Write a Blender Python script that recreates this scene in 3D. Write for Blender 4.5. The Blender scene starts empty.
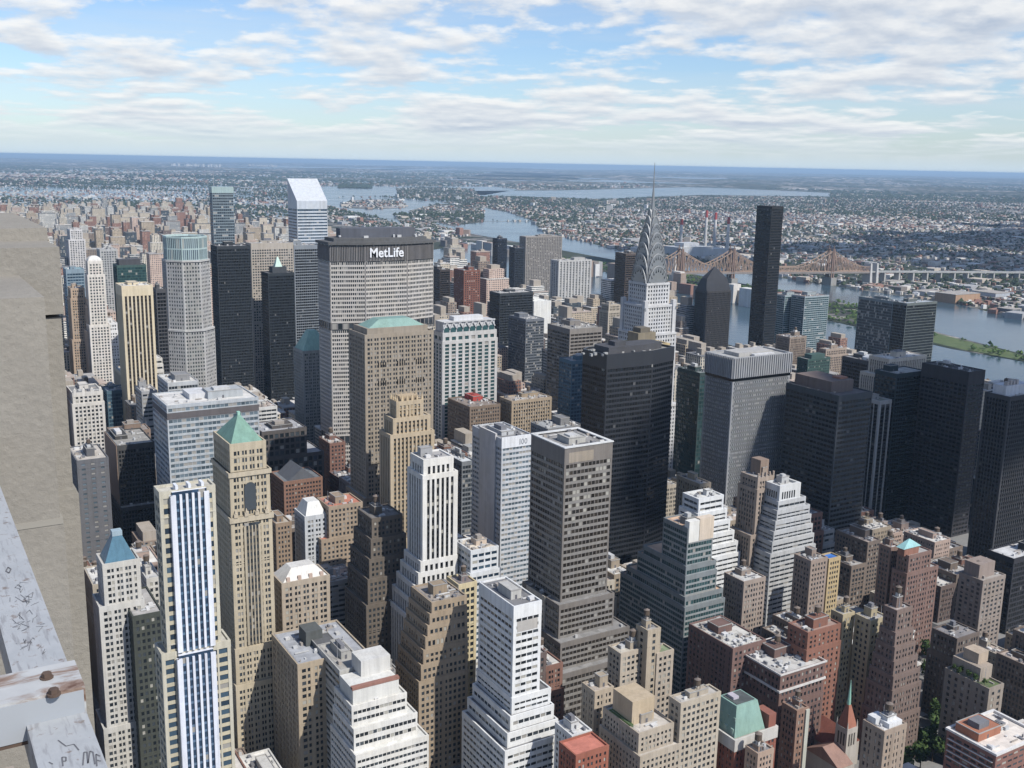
import bpy, math, random
import numpy as np
from mathutils import Vector, Matrix
R = math.radians
# ------------------------------------------------------------------ camera, sky, sun, exposure
F = 1050.0; AZ = R(31); PITCH = R(11.88); ROLL = R(1.12); CZ = 320.0
SUN_AZ, SUN_EL = 161.0, 47.0            # degrees, azimuth from +Y towards +X (the street grid is axis aligned)
SUN_E, SKY_E, EXPO = 4.9, 0.10, 0.17
HAZE = 3.1e-5; SKYMUL = (0.96, 1.08, 1.28)
scn = bpy.context.scene; COL = scn.collection
fwd = Vector((math.sin(AZ)*math.cos(PITCH), math.cos(AZ)*math.cos(PITCH), -math.sin(PITCH)))
r0 = Vector((math.cos(AZ), -math.sin(AZ), 0)); u0 = r0.cross(fwd)
rt = r0*math.cos(ROLL) + u0*math.sin(ROLL); up = u0*math.cos(ROLL) - r0*math.sin(ROLL)
cam = bpy.data.cameras.new('camera'); cam.sensor_width = 36; cam.lens = F/1024*36
cam.clip_start = 0.1; cam.clip_end = 300000
co = bpy.data.objects.new('camera', cam); COL.objects.link(co); scn.camera = co
co.matrix_world = Matrix(((rt.x, up.x, -fwd.x, 0), (rt.y, up.y, -fwd.y, 0), (rt.z, up.z, -fwd.z, CZ), (0, 0, 0, 1)))
scn.view_settings.view_transform = 'Standard'; scn.view_settings.look = 'None'
scn.view_settings.exposure = EXPO; scn.view_settings.gamma = 1

class NT:
    """small node helper"""
    def __init__(s, tree): s.t = tree; tree.nodes.clear()
    def n(s, typ, ins=None, **kw):
        nd = s.t.nodes.new(typ)
        for k, v in kw.items(): setattr(nd, k, v)
        for k, v in (ins or {}).items():
            if isinstance(v, bpy.types.NodeSocket): s.t.links.new(v, nd.inputs[k])
            else: nd.inputs[k].default_value = v
        return nd
    def m(s, op, a, b=0.0, c=None, clamp=False):
        nd = s.t.nodes.new('ShaderNodeMath'); nd.operation = op; nd.use_clamp = clamp
        for i, v in enumerate((a, b, c)):
            if v is None: continue
            if isinstance(v, bpy.types.NodeSocket): s.t.links.new(v, nd.inputs[i])
            else: nd.inputs[i].default_value = v
        return nd.outputs[0]
    def mix(s, f, a, b, bt='MIX'):
        nd = s.t.nodes.new('ShaderNodeMix'); nd.data_type = 'RGBA'; nd.blend_type = bt
        for i, v in ((0, f), (6, a), (7, b)):
            if isinstance(v, bpy.types.NodeSocket): s.t.links.new(v, nd.inputs[i])
            elif i == 0: nd.inputs[0].default_value = v
            else: nd.inputs[i].default_value = (*v[:3], 1)
        return nd.outputs[2]
    def ramp(s, f, pts):
        nd = s.t.nodes.new('ShaderNodeValToRGB'); s.t.links.new(f, nd.inputs[0]); e = nd.color_ramp.elements
        while len(e) < len(pts): e.new(0.5)
        for el, (p, c) in zip(e, pts):
            el.position = p; el.color = (c, c, c, 1) if not hasattr(c, '__len__') else (*c[:3], 1)
        return nd.outputs[0]

def make_world():
    w = bpy.data.worlds.new('World'); scn.world = w; w.use_nodes = True; t = NT(w.node_tree)
    tc = t.n('ShaderNodeTexCoord').outputs['Generated']
    sp = t.n('ShaderNodeSeparateXYZ', {0: tc})
    zc = t.m('MAXIMUM', sp.outputs[2], 0.012)
    dirc = t.n('ShaderNodeCombineXYZ', {0: sp.outputs[0], 1: sp.outputs[1], 2: zc}).outputs[0]
    sky = t.n('ShaderNodeTexSky', {0: dirc}, sky_type='NISHITA', sun_disc=False, sun_elevation=R(SUN_EL), sun_rotation=R(SUN_AZ),
              air_density=1.0, dust_density=0.6, ozone_density=2.0, altitude=300)
    # clouds by bearing and height: rows pack together towards the horizon
    az = t.m('ARCTAN2', sp.outputs[0], sp.outputs[1]); lw = t.m('LOGARITHM', t.m('ADD', zc, 0.035), 2.718282)
    P = t.n('ShaderNodeCombineXYZ', {0: t.m('MULTIPLY', az, 2.1), 1: lw, 2: 3.3}).outputs[0]
    def dens(vec):
        a = t.n('ShaderNodeTexNoise', {'Vector': vec, 'Scale': 2.6, 'Detail': 3.0, 'Roughness': 0.5, 'Distortion': 0.2}).outputs[0]
        c = t.n('ShaderNodeTexNoise', {'Vector': vec, 'Scale': 8.5, 'Detail': 8.0, 'Roughness': 0.58}).outputs[0]
        b = t.n('ShaderNodeTexNoise', {'Vector': vec, 'Scale': 0.9, 'Detail': 1.0, 'Roughness': 0.5}).outputs[0]
        return t.m('ADD', t.m('ADD', t.m('MULTIPLY', a, 0.46), t.m('MULTIPLY', c, 0.36)), t.m('MULTIPLY', b, 0.20))
    d0 = t.m('ADD', dens(P), t.m('MULTIPLY', t.m('SUBTRACT', 0.10, zc), 0.28))
    # a cloud shows a bright top and a grey base: compare with the air just above it
    off = t.n('ShaderNodeVectorMath', {0: P, 1: (0.0, 0.045, 0.0)}, operation='ADD').outputs[0]
    d1 = t.m('ADD', dens(off), t.m('MULTIPLY', t.m('SUBTRACT', 0.10, zc), 0.28))
    cover = t.ramp(d0, [(0.468, 0.0), (0.512, 0.75), (0.56, 1.0)])
    lit = t.m('ADD', t.m('MULTIPLY', t.m('SUBTRACT', d0, d1), 8.0), 0.44, clamp=True)
    core = t.ramp(d0, [(0.53, 1.0), (0.61, 0.0)])
    lit = t.m('ADD', t.m('MULTIPLY', lit, 0.75), t.m('MULTIPLY', core, 0.30), clamp=True)
    ccol = t.mix(lit, (4.3, 5.0, 6.1), (8.6, 8.6, 8.5))
    P2 = t.n('ShaderNodeVectorMath', {0: P, 1: (0.7, 2.2, 1.0)}, operation='MULTIPLY').outputs[0]
    veil = t.ramp(t.n('ShaderNodeTexNoise', {'Vector': P2, 'Scale': 1.2, 'Detail': 6.0, 'Roughness': 0.6}).outputs[0], [(0.45, 0.0), (0.75, 0.45)])
    skyb = t.mix(1.0, sky.outputs[0], SKYMUL, 'MULTIPLY')
    base = t.mix(veil, skyb, (6.4, 6.9, 7.3))
    hz = t.ramp(sp.outputs[2], [(0.0, 0.0), (0.012, 0.3), (0.032, 0.95)])
    full = t.mix(t.m('MULTIPLY', cover, hz), base, ccol)
    hor = t.ramp(sp.outputs[2], [(0.0, 0.9), (0.012, 0.45), (0.03, 0.12), (0.07, 0.0)])
    full = t.mix(hor, full, (5.5, 6.7, 7.8))
    bg = t.n('ShaderNodeBackground', {0: full, 1: SKY_E})
    o = t.n('ShaderNodeOutputWorld', {0: bg.outputs[0]})
make_world()
sd = Vector((math.sin(R(SUN_AZ))*math.cos(R(SUN_EL)), math.cos(R(SUN_AZ))*math.cos(R(SUN_EL)), math.sin(R(SUN_EL))))
sl = bpy.data.lights.new('sun', 'SUN'); sl.energy = SUN_E; sl.angle = R(0.53); sl.color = (1.0, 0.955, 0.88)
so = bpy.data.objects.new('sun', sl); COL.objects.link(so); so.rotation_euler = sd.to_track_quat('Z', 'Y').to_euler(); so.location = (0, 0, 2000)

# ------------------------------------------------------------------ projection helpers (where a thing stands)
def project(x, y, z):
    d = Vector((x, y, z-CZ)); zc = d.dot(fwd)
    return 512+F*d.dot(rt)/zc, 384-F*d.dot(up)/zc
def ray(u, v): return fwd + rt*((u-512)/F) + up*((384-v)/F)
def at(u, v, z=0.0):
    d = ray(u, v); t = (z-CZ)/d.z; return d.x*t, d.y*t
def re_(x, y):
    p = R(12.5); f2 = Vector((math.sin(AZ)*math.cos(p), math.cos(AZ)*math.cos(p), -math.sin(p))); u2 = r0.cross(f2)
    a = r0*math.cos(ROLL)+u2*math.sin(ROLL); b = u2*math.cos(ROLL)-r0*math.sin(ROLL); d = Vector((x, y, -CZ)); zc = d.dot(f2)
    return at(512+F*d.dot(a)/zc, 384-F*d.dot(b)/zc)
def at_y(u, v, y):
    d = ray(u, v); t = y/d.y; return d.x*t, CZ+d.z*t
def ext(x, y, z, ax, u):
    d = Vector((x, y, z-CZ)); k = (u-512)/F; e = Vector((1, 0, 0)) if ax == 0 else Vector((0, 1, 0))
    if ax == 2: e = Vector((1, .3, 0))
    if ax == 3: e = Vector((-1, .3, 0))
    return (k*d.dot(fwd)-d.dot(rt))/(e.dot(rt)-k*e.dot(fwd))

# ------------------------------------------------------------------ materials
_M = {}
def wallmat(c, rough=0.85, var=0.22, spec=0.3, metal=0.0):
    mx = max(c)
    if mx > .5: k = (.5+(mx-.5)*.55)/mx; c = tuple(round(x*k, 3) for x in c)
    key = ('w', c, rough, metal)
    if key in _M: return _M[key]
    m = bpy.data.materials.new('masonry'); m.use_nodes = True; t = NT(m.node_tree); _M[key] = m
    tc = t.n('ShaderNodeTexCoord').outputs['Object']
    big = t.n('ShaderNodeTexNoise', {'Vector': tc, 'Scale': 0.06, 'Detail': 4.0, 'Roughness': 0.6}).outputs[0]
    mp = t.n('ShaderNodeMapping', {0: tc, 3: (0.9, 0.9, 0.035)}).outputs[0]
    streak = t.n('ShaderNodeTexNoise', {'Vector': mp, 'Scale': 1.0, 'Detail': 3.0, 'Roughness': 0.65}).outputs[0]
    fine = t.n('ShaderNodeTexNoise', {'Vector': tc, 'Scale': 1.7, 'Detail': 3.0, 'Roughness': 0.7}).outputs[0]
    s = t.m('ADD', t.m('ADD', t.m('MULTIPLY', big, .8), t.m('MULTIPLY', streak, 1.0)), t.m('MULTIPLY', fine, .7))
    mp2 = t.n('ShaderNodeMapping', {0: tc, 3: (.28, .28, .012)}).outputs[0]
    run = t.ramp(t.n('ShaderNodeTexNoise', {'Vector': mp2, 'Scale': 1.0, 'Detail': 5.0, 'Roughness': 0.7}).outputs[0], [(.36, .0), (.56, 1.0)])
    patch = t.n('ShaderNodeSeparateXYZ', {0: t.n('ShaderNodeTexVoronoi', {'Vector': tc, 'Scale': .22}, distance='CHEBYCHEV').outputs['Color']}).outputs[0]
    s = t.m('ADD', s, t.m('ADD', t.m('MULTIPLY', t.m('SUBTRACT', run, .7), .42), t.m('MULTIPLY', t.m('SUBTRACT', patch, .5), .22)))
    rnd = t.n('ShaderNodeObjectInfo').outputs['Random']
    f = t.m('ADD', t.m('MULTIPLY', t.m('SUBTRACT', s, 1.25), var*1.7), t.m('ADD', t.m('MULTIPLY', rnd, 0.10), 0.95))
    warm = t.mix(t.ramp(big, [(.35, 0.), (.65, 1.)]), c, tuple(x*y for x, y in zip(c, (0.93, 0.95, 1.0))))
    cc = t.n('ShaderNodeVectorMath', {0: warm, 'Scale': f}, operation='SCALE').outputs[0]
    b = t.n('ShaderNodeBsdfPrincipled', {'Base Color': cc, 'Roughness': rough, 'Specular IOR Level': spec, 'Metallic': metal})
    t.n('ShaderNodeOutputMaterial', {0: b.outputs[0]}); m.diffuse_color = (*c, 1)
    return m
GLASS = {'dark': ((.014, .018, .022), (.05, .06, .07), .13), 'blue': ((.015, .03, .05), (.05, .09, .13), .08),
         'teal': ((.014, .035, .038), (.035, .08, .085), .05), 'bronze': ((.014, .012, .010), (.04, .034, .028), .05),
         'pale': ((.05, .07, .085), (.18, .23, .27), .22), 'black': ((.005, .006, .007), (.013, .015, .018), .015), 'navy': ((.012, .028, .055), (.03, .065, .12), .06)}
def glassmat(kind, pane=None):
    """glass; the cells of the UV grid differ in tone (blinds, depth of the room)"""
    key = ('g', kind, pane)
    if key in _M: return _M[key]
    a, b_, bl = GLASS[kind]; m = bpy.data.materials.new('glass'); m.use_nodes = True; t = NT(m.node_tree); _M[key] = m
    if pane is None:
        uv = t.n('ShaderNodeTexCoord').outputs['UV']
        cell = t.n('ShaderNodeVectorMath', {0: uv}, operation='FLOOR').outputs[0]
        r = t.n('ShaderNodeObjectInfo').outputs['Random']
        wn = t.n('ShaderNodeTexWhiteNoise', {'Vector': cell, 'W': t.m('MULTIPLY', r, 91.)}, noise_dimensions='4D')
        v = wn.outputs[0]
        col = t.mix(v, a, b_); fl = t.m('GREATER_THAN', v, 1-bl)
        col = t.mix(fl, col, (.26, .25, .23) if kind != 'black' else (.09, .09, .09))
    else:
        col = t.mix(0.5, *((a, a) if pane == 0 else (b_, b_) if pane == 1 else ((.34, .33, .29), (.30, .29, .26))))
        fl = 1.0 if pane == 2 else 0.0
    ro = t.m('ADD', t.m('MULTIPLY', fl, .35), .10)
    if pane is None: rv = wn.outputs['Color']
    else: rv = t.n('ShaderNodeTexWhiteNoise', {'W': t.m('MULTIPLY', t.n('ShaderNodeObjectInfo').outputs['Random'], 77.)}, noise_dimensions='1D').outputs['Color']
    rv = t.n('ShaderNodeVectorMath', {0: t.n('ShaderNodeVectorMath', {0: rv, 1: (.5, .5, .5)}, operation='SUBTRACT').outputs[0], 'Scale': .10}, operation='SCALE').outputs[0]
    nn = t.n('ShaderNodeVectorMath', {0: t.n('ShaderNodeVectorMath', {0: t.n('ShaderNodeNewGeometry').outputs['Normal'], 1: rv}, operation='ADD').outputs[0]}, operation='NORMALIZE').outputs[0]
    b = t.n('ShaderNodeBsdfPrincipled', {'Base Color': col, 'Normal': nn, 'Roughness': ro, 'Specular IOR Level': .6 if kind != 'black' else .38, 'IOR': 1.5})
    t.n('ShaderNodeOutputMaterial', {0: b.outputs[0]}); m.diffuse_color = (*b_, 1)
    return m
def facademat(c, glass=(.03, .04, .05), kind='grid'):
    """a far facade: wall and window cells laid out on the UV grid"""
    key = ('f', c, kind)
    if key in _M: return _M[key]
    m = bpy.data.materials.new('far_facade'); m.use_nodes = True; t = NT(m.node_tree); _M[key] = m
    uv = t.n('ShaderNodeTexCoord').outputs['UV']
    fr = t.n('ShaderNodeSeparateXYZ', {0: t.n('ShaderNodeVectorMath', {0: uv}, operation='FRACTION').outputs[0]})
    cell = t.n('ShaderNodeVectorMath', {0: uv}, operation='FLOOR').outputs[0]
    wn = t.n('ShaderNodeTexWhiteNoise', {'Vector': cell}, noise_dimensions='3D').outputs[0]
    ww, wh = {'grid': (.5, .52), 'ribbon': (.96, .5), 'pier': (.5, .85), 'curtain': (.86, .72)}[kind]
    mx = t.m('LESS_THAN', t.m('ABSOLUTE', t.m('SUBTRACT', fr.outputs[0], .5)), ww/2)
    my = t.m('LESS_THAN', t.m('ABSOLUTE', t.m('SUBTRACT', fr.outputs[1], .55)), wh/2)
    mask = t.m('MULTIPLY', mx, my)
    g = t.mix(t.m('GREATER_THAN', wn, .86), t.mix(wn, glass, tuple(x*2.2 for x in glass)), (.28, .27, .25))
    tc = t.n('ShaderNodeTexCoord').outputs['Object']
    nz = t.n('ShaderNodeTexNoise', {'Vector': tc, 'Scale': .05, 'Detail': 5.0}).outputs[0]
    rnd = t.n('ShaderNodeObjectInfo').outputs['Random']
    cc = t.n('ShaderNodeVectorMath', {0: (*c,), 'Scale': t.m('ADD', t.m('MULTIPLY', nz, .5), t.m('ADD', .68, t.m('MULTIPLY', rnd, .16)))}, operation='SCALE').outputs[0]
    col = t.mix(mask, cc, g)
    b = t.n('ShaderNodeBsdfPrincipled', {'Base Color': col, 'Roughness': t.m('SUBTRACT', .85, t.m('MULTIPLY', mask, .6)), 'Specular IOR Level': .4})
    t.n('ShaderNodeOutputMaterial', {0: b.outputs[0]}); m.diffuse_color = (*c, 1)
    return m
def roofmat(c):
    key = ('r', c)
    if key in _M: return _M[key]
    m = bpy.data.materials.new('roofing'); m.use_nodes = True; t = NT(m.node_tree); _M[key] = m
    tc = t.n('ShaderNodeTexCoord').outputs['Object']
    a = t.n('ShaderNodeTexNoise', {'Vector': tc, 'Scale': .16, 'Detail': 6.0, 'Roughness': .7}).outputs[0]
    vo = t.n('ShaderNodeTexVoronoi', {'Vector': tc, 'Scale': .22}, feature='F1', distance='CHEBYCHEV').outputs['Color']
    g = t.n('ShaderNodeSeparateXYZ', {0: vo}).outputs[0]
    f = t.m('ADD', t.m('ADD', t.m('MULTIPLY', a, .9), t.m('MULTIPLY', g, .28)), .42)
    cc = t.n('ShaderNodeVectorMath', {0: (*c,), 'Scale': f}, operation='SCALE').outputs[0]
    b = t.n('ShaderNodeBsdfPrincipled', {'Base Color': cc, 'Roughness': .9, 'Specular IOR Level': .2})
    t.n('ShaderNodeOutputMaterial', {0: b.outputs[0]}); m.diffuse_color = (*c, 1)
    return m

# ------------------------------------------------------------------ mesh builder
class MB:
    def __init__(s): s.v = []; s.f = []; s.uv = []; s.mi = []
    def face(s, pts, mi=0, uv=None):
        k = len(s.v); s.v += [tuple(p) for p in pts]; s.f.append(tuple(range(k, k+len(pts)))); s.mi.append(mi)
        s.uv += (uv or [(0.0, 0.0)]*len(pts))
    def box(s, x0, y0, z0, x1, y1, z1, mi=0, bottom=True, uvc=None):
        p = [(x0, y0), (x1, y0), (x1, y1), (x0, y1)]; s.prism(p, z0, z1, mi, bottom, uvc)
    def prism(s, poly, z0, z1, mi=0, bottom=True, uvc=None, top_mi=None):
        n = len(poly)
        for i in range(n):
            a, b = poly[i], poly[(i+1) % n]; uv = None
            if uvc:
                L = math.hypot(b[0]-a[0], b[1]-a[1]); nu = max(1, round(L/uvc[0])); nv = max(1, round((z1-z0)/uvc[1])); o = i*37
                uv = [(o, 0), (o+nu, 0), (o+nu, nv), (o, nv)]
            s.face([(*a, z0), (*b, z0), (*b, z1), (*a, z1)], mi, uv)
        s.face([(*p, z1) for p in poly], mi if top_mi is None else top_mi)
        if bottom: s.face([(*p, z0) for p in reversed(poly)], mi)
    def taper(s, p0, z0, p1, z1, mi=0, top=True):
        n = len(p0)
        for i in range(n):
            j = (i+1) % n; s.face([(*p0[i], z0), (*p0[j], z0), (*p1[j], z1), (*p1[i], z1)], mi)
        if top: s.face([(*p, z1) for p in p1], mi)
    def ring(s, outer, inner, z0, z1, mi=0):
        n = len(outer)
        for i in range(n):
            j = (i+1) % n
            s.face([(*outer[i], z0), (*outer[j], z0), (*outer[j], z1), (*outer[i], z1)], mi)
            s.face([(*inner[j], z0), (*inner[i], z0), (*inner[i], z1), (*inner[j], z1)], mi)
            s.face([(*outer[i], z1), (*outer[j], z1), (*inner[j], z1), (*inner[i], z1)], mi)
            s.face([(*outer[j], z0), (*outer[i], z0), (*inner[i], z0), (*inner[j], z0)], mi)
    def cyl(s, x, y, z0, z1, r0_, r1_=None, n=12, mi=0):
        r1_ = r0_ if r1_ is None else r1_
        a = [(x+r0_*math.cos(6.28318*i/n), y+r0_*math.sin(6.28318*i/n)) for i in range(n)]
        b = [(x+r1_*math.cos(6.28318*i/n), y+r1_*math.sin(6.28318*i/n)) for i in range(n)]
        s.taper(a, z0, b, z1, mi)
    def bar(s, a, b, w, mi=0):
        a = Vector(a); b = Vector(b); d = (b-a).normalized(); q = Vector((0, 0, 1)) if abs(d.z) < .9 else Vector((1, 0, 0))
        x = d.cross(q).normalized()*w/2; y = d.cross(x).normalized()*w/2
        A = [a-x-y, a+x-y, a+x+y, a-x+y]; B = [p+(b-a) for p in A]
        for i in range(4):
            j = (i+1) % 4; s.face([A[i], A[j], B[j], B[i]], mi)
        s.face(A[::-1], mi); s.face(B, mi)
    def build(s, name, mats, parent=None, loc=None):
        if loc is None: loc = parent.location if parent is not None else (0, 0, 0)
        me = bpy.data.meshes.new(name); lx, ly, lz = loc
        me.from_pydata([(x-lx, y-ly, z-lz) for x, y, z in s.v], [], s.f)
        for m in (mats if isinstance(mats, (list, tuple)) else [mats]): me.materials.append(m)
        if any(s.mi): me.polygons.foreach_set('material_index', s.mi)
        ul = me.uv_layers.new(name='UVMap'); ul.data.foreach_set('uv', [c for p in s.uv for c in p])
        me.update()
        o = bpy.data.objects.new(name, me); COL.objects.link(o)
        if parent is not None: o.parent = parent
        else: o.location = loc
        return o
def build_each(mb, name, mats, parent):
    """every loose piece of a mesh as a part of its own"""
    par = {}
    def find(a):
        while par.setdefault(a, a) != a: a = par[a]
        return a
    key = lambda p: (round(p[0], 3), round(p[1], 3), round(p[2], 3))
    for f in mb.f:
        k0 = key(mb.v[f[0]])
        for i in f[1:]: par[find(key(mb.v[i]))] = find(k0)
    grp = {}
    for j, f in enumerate(mb.f): grp.setdefault(find(key(mb.v[f[0]])), []).append(j)
    out = []
    for js in grp.values():
        q = MB()
        for j in js: q.face([mb.v[i] for i in mb.f[j]], mb.mi[j])
        out.append(q.build(name, mats, parent))
    return out
def grandchild(mb, name, mats, part, root):
    o = mb.build(name, mats, None, root.location); o.location = (0, 0, 0); o.parent = part; return o
def empty(name, loc, label, cat, group=None):
    o = bpy.data.objects.new(name, None); COL.objects.link(o); o.location = loc; o.empty_display_size = 1
    o['label'] = label; o['category'] = cat
    if group: o['group'] = group
    bpy.context.view_layer.update() if False else None
    return o
def rect(x0, y0, x1, y1): return [(x0, y0), (x1, y0), (x1, y1), (x0, y1)]
def offset(poly, d):
    n = len(poly); out = []
    for i in range(n):
        p0, p1, p2 = poly[i-1], poly[i], poly[(i+1) % n]
        def nrm(a, b):
            l = math.hypot(b[0]-a[0], b[1]-a[1]); return ((b[1]-a[1])/l, -(b[0]-a[0])/l)
        n1, n2 = nrm(p0, p1), nrm(p1, p2); k = 1+n1[0]*n2[0]+n1[1]*n2[1]
        out.append((p1[0]+d*(n1[0]+n2[0])/k, p1[1]+d*(n1[1]+n2[1])/k))
    return out

# ------------------------------------------------------------------ facades: piers and spandrels stand proud of a glazed core
ST = {
 'punch':   dict(bay=2.5, fl=3.4, pw=.44, sp=.44, dp=.32, ds=.27, cw=.8, top=1.8, gl='dark'),
 'pair':    dict(bay=2.1, fl=3.4, pw=.27, sp=.42, dp=.34, ds=.24, cw=1.4, top=2.2, gl='dark', every=2, big=2.6),
 'loft':    dict(bay=3.2, fl=3.8, pw=.28, sp=.36, dp=.40, ds=.25, cw=.9, top=2.2, gl='dark'),
 'ribbon':  dict(bay=4.5, fl=3.6, pw=.05, sp=.52, dp=.14, ds=.30, cw=.5, top=2.0, gl='dark'),
 'curtain': dict(bay=2.4, fl=3.7, pw=.10, sp=.36, dp=.22, ds=.12, cw=.4, top=2.6, gl='dark'),
 'black':   dict(bay=2.6, fl=3.8, pw=.12, sp=.32, dp=.20, ds=.16, cw=.6, top=3.2, gl='black'),
 'blackrib':dict(bay=3.6, fl=3.9, pw=.10, sp=.46, dp=.16, ds=.24, cw=.8, top=5.0, gl='black'),
 'grid':    dict(bay=2.9, fl=3.7, pw=.36, sp=.42, dp=.35, ds=.30, cw=.7, top=2.6, gl='dark'),
 'pier':    dict(bay=2.9, fl=3.6, pw=.42, sp=.42, dp=.55, ds=.12, cw=1.0, top=2.6, gl='dark'),
 'deco':    dict(bay=2.7, fl=3.4, pw=.42, sp=.42, dp=.60, ds=.18, cw=1.2, top=2.0, gl='dark'),
}
def wallface(W, S, G, a, b, z0, z1, st, square, panes=None, cap=100):
    L = math.hypot(b[0]-a[0], b[1]-a[1])
    if L < .5 or z1-z0 < 1: return
    tx, ty = (b[0]-a[0])/L, (b[1]-a[1])/L; nx, ny = ty, -tx
    mx, my = (a[0]+b[0])/2, (a[1]+b[1])/2
    top = min(st['top'], (z1-z0)*.4); cw = min(st['cw'], L*.2)
    nb = max(1, round((L-2*cw)/st['bay'])); bw = (L-2*cw)/nb
    nf = max(1, round((z1-z0-top)/st['fl'])); fh = (z1-top-z0)/nf
    pt = lambda s, o, z: (a[0]+tx*s+nx*o, a[1]+ty*s+ny*o, z)
    facing = nx*(-mx)+ny*(-my) > 0
    if not facing:
        W.face([pt(0, 0, z0), pt(L, 0, z0), pt(L, 0, z1), pt(0, 0, z1)]); return
    off = (hash((round(a[0]), round(a[1]), round(z0))) % 97)
    G.face([pt(0, 0, z0), pt(L, 0, z0), pt(L, 0, z1), pt(0, 0, z1)], 0,
           [(off-cw/bw, 0), (off+nb+cw/bw, 0), (off+nb+cw/bw, nf+top/fh), (off-cw/bw, nf+top/fh)])
    def rb(M, s0, s1, o, za, zb):
        M.face([pt(s0, o, za), pt(s1, o, za), pt(s1, o, zb), pt(s0, o, zb)])
        M.face([pt(s0, 0, za), pt(s0, o, za), pt(s0, o, zb), pt(s0, 0, zb)])
        M.face([pt(s1, o, za), pt(s1, 0, za), pt(s1, 0, zb), pt(s1, o, zb)])
        M.face([pt(s0, o, zb), pt(s1, o, zb), pt(s1, 0, zb), pt(s0, 0, zb)])
        M.face([pt(s0, 0, za), pt(s1, 0, za), pt(s1, o, za), pt(s0, o, za)])
    dp, ds, pw = st['dp'], st['ds'], st['pw']*bw; zt = z1-top
    e = (max(dp, ds)-.02) if square else 0
    rb(W, -e, cw+pw/2, max(dp, ds)+.03, z0, zt); rb(W, L-cw-pw/2, L+e, max(dp, ds)+.03, z0, zt)
    for i in range(1, nb):
        w = pw*(st.get('big', 1) if st.get('every') and i % st['every'] == 0 else 1)
        rb(W, cw+i*bw-w/2, cw+i*bw+w/2, dp, z0, zt)
    belts = st.get('belt', ())
    for j in range(nf):
        za = z0+j*fh; rb(S, 0, L, ds, za, za+st['sp']*fh)
    for bz, bh in belts:
        if z0 < bz < z1: rb(W, 0, L, max(dp, ds)+.12, bz, bz+bh)
    if panes is not None:
        sw, sh = bw-pw-.12, fh*(1-st['sp'])-.12
        if st['pw'] < .07 or st.get('strip'):
            for j in range(nf-1, -1, -1): panes.append((pt(L/2, .03, z0+j*fh+st['sp']*fh+.06+sh/2), L-2*cw-pw-.2, sh, (tx, ty)))
        else:
            for j in range(nf-1, -1, -1):
                for i in range(nb):
                    if len(panes) >= cap: return
                    panes.append((pt(cw+(i+.5)*bw, .03, z0+j*fh+st['sp']*fh+.06+sh/2), sw, sh, (tx, ty)))

RND = random.Random(7)
def put_panes(root, panes, gl, rnd):
    cache = {}
    for k, (c, w, h, (tx, ty)) in enumerate(panes[:100]):
        r = rnd.random(); pi = 0 if r < .58 else 1 if r < .84 else 2
        key = (round(w, 2), round(h, 2), round(tx, 3), pi)
        if key not in cache:
            mb = MB(); hx, hy = tx*w/2, ty*w/2; nx, ny = ty*.04, -tx*.04
            mb.prism([(-hx, -hy), (-hx+nx, -hy+ny), (hx+nx, hy+ny), (hx, hy)][::1], -h/2, h/2)
            o = mb.build('window', glassmat(gl, pi), None, (0, 0, 0)); cache[key] = o
        else:
            o = cache[key].copy(); COL.objects.link(o)
        o.location = Vector(c)-root.location; o.parent = root

def tank(root, x, y, z, r, h, legs=2.2):
    mb = MB(); mb.cyl(x, y, z+legs, z+legs+h, r, r*.96, 12, 0); t_ = mb.build('water_tank', wallmat((.10, .075, .055)), root)
    mb = MB(); mb.cyl(x, y, z+legs+h+.02, z+legs+h+r*.55, r*1.06, .08, 12); grandchild(mb, 'tank_roof', wallmat((.16, .13, .11)), t_, root)
    mb = MB()
    for dx, dy in ((-1, -1), (1, -1), (1, 1), (-1, 1)): mb.box(x+dx*r*.6-.12, y+dy*r*.6-.12, z, x+dx*r*.6+.12, y+dy*r*.6+.12, z+legs, 0, False)
    mb.box(x-r*.62, y-r*.62, z+legs-.5, x+r*.62, y+r*.62, z+legs-.2); grandchild(mb, 'tank_stand', wallmat((.12, .11, .10)), t_, root)
UNITC = ((.42, .42, .41), (.16, .16, .17), (.56, .55, .53), (.30, .27, .24))
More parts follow.
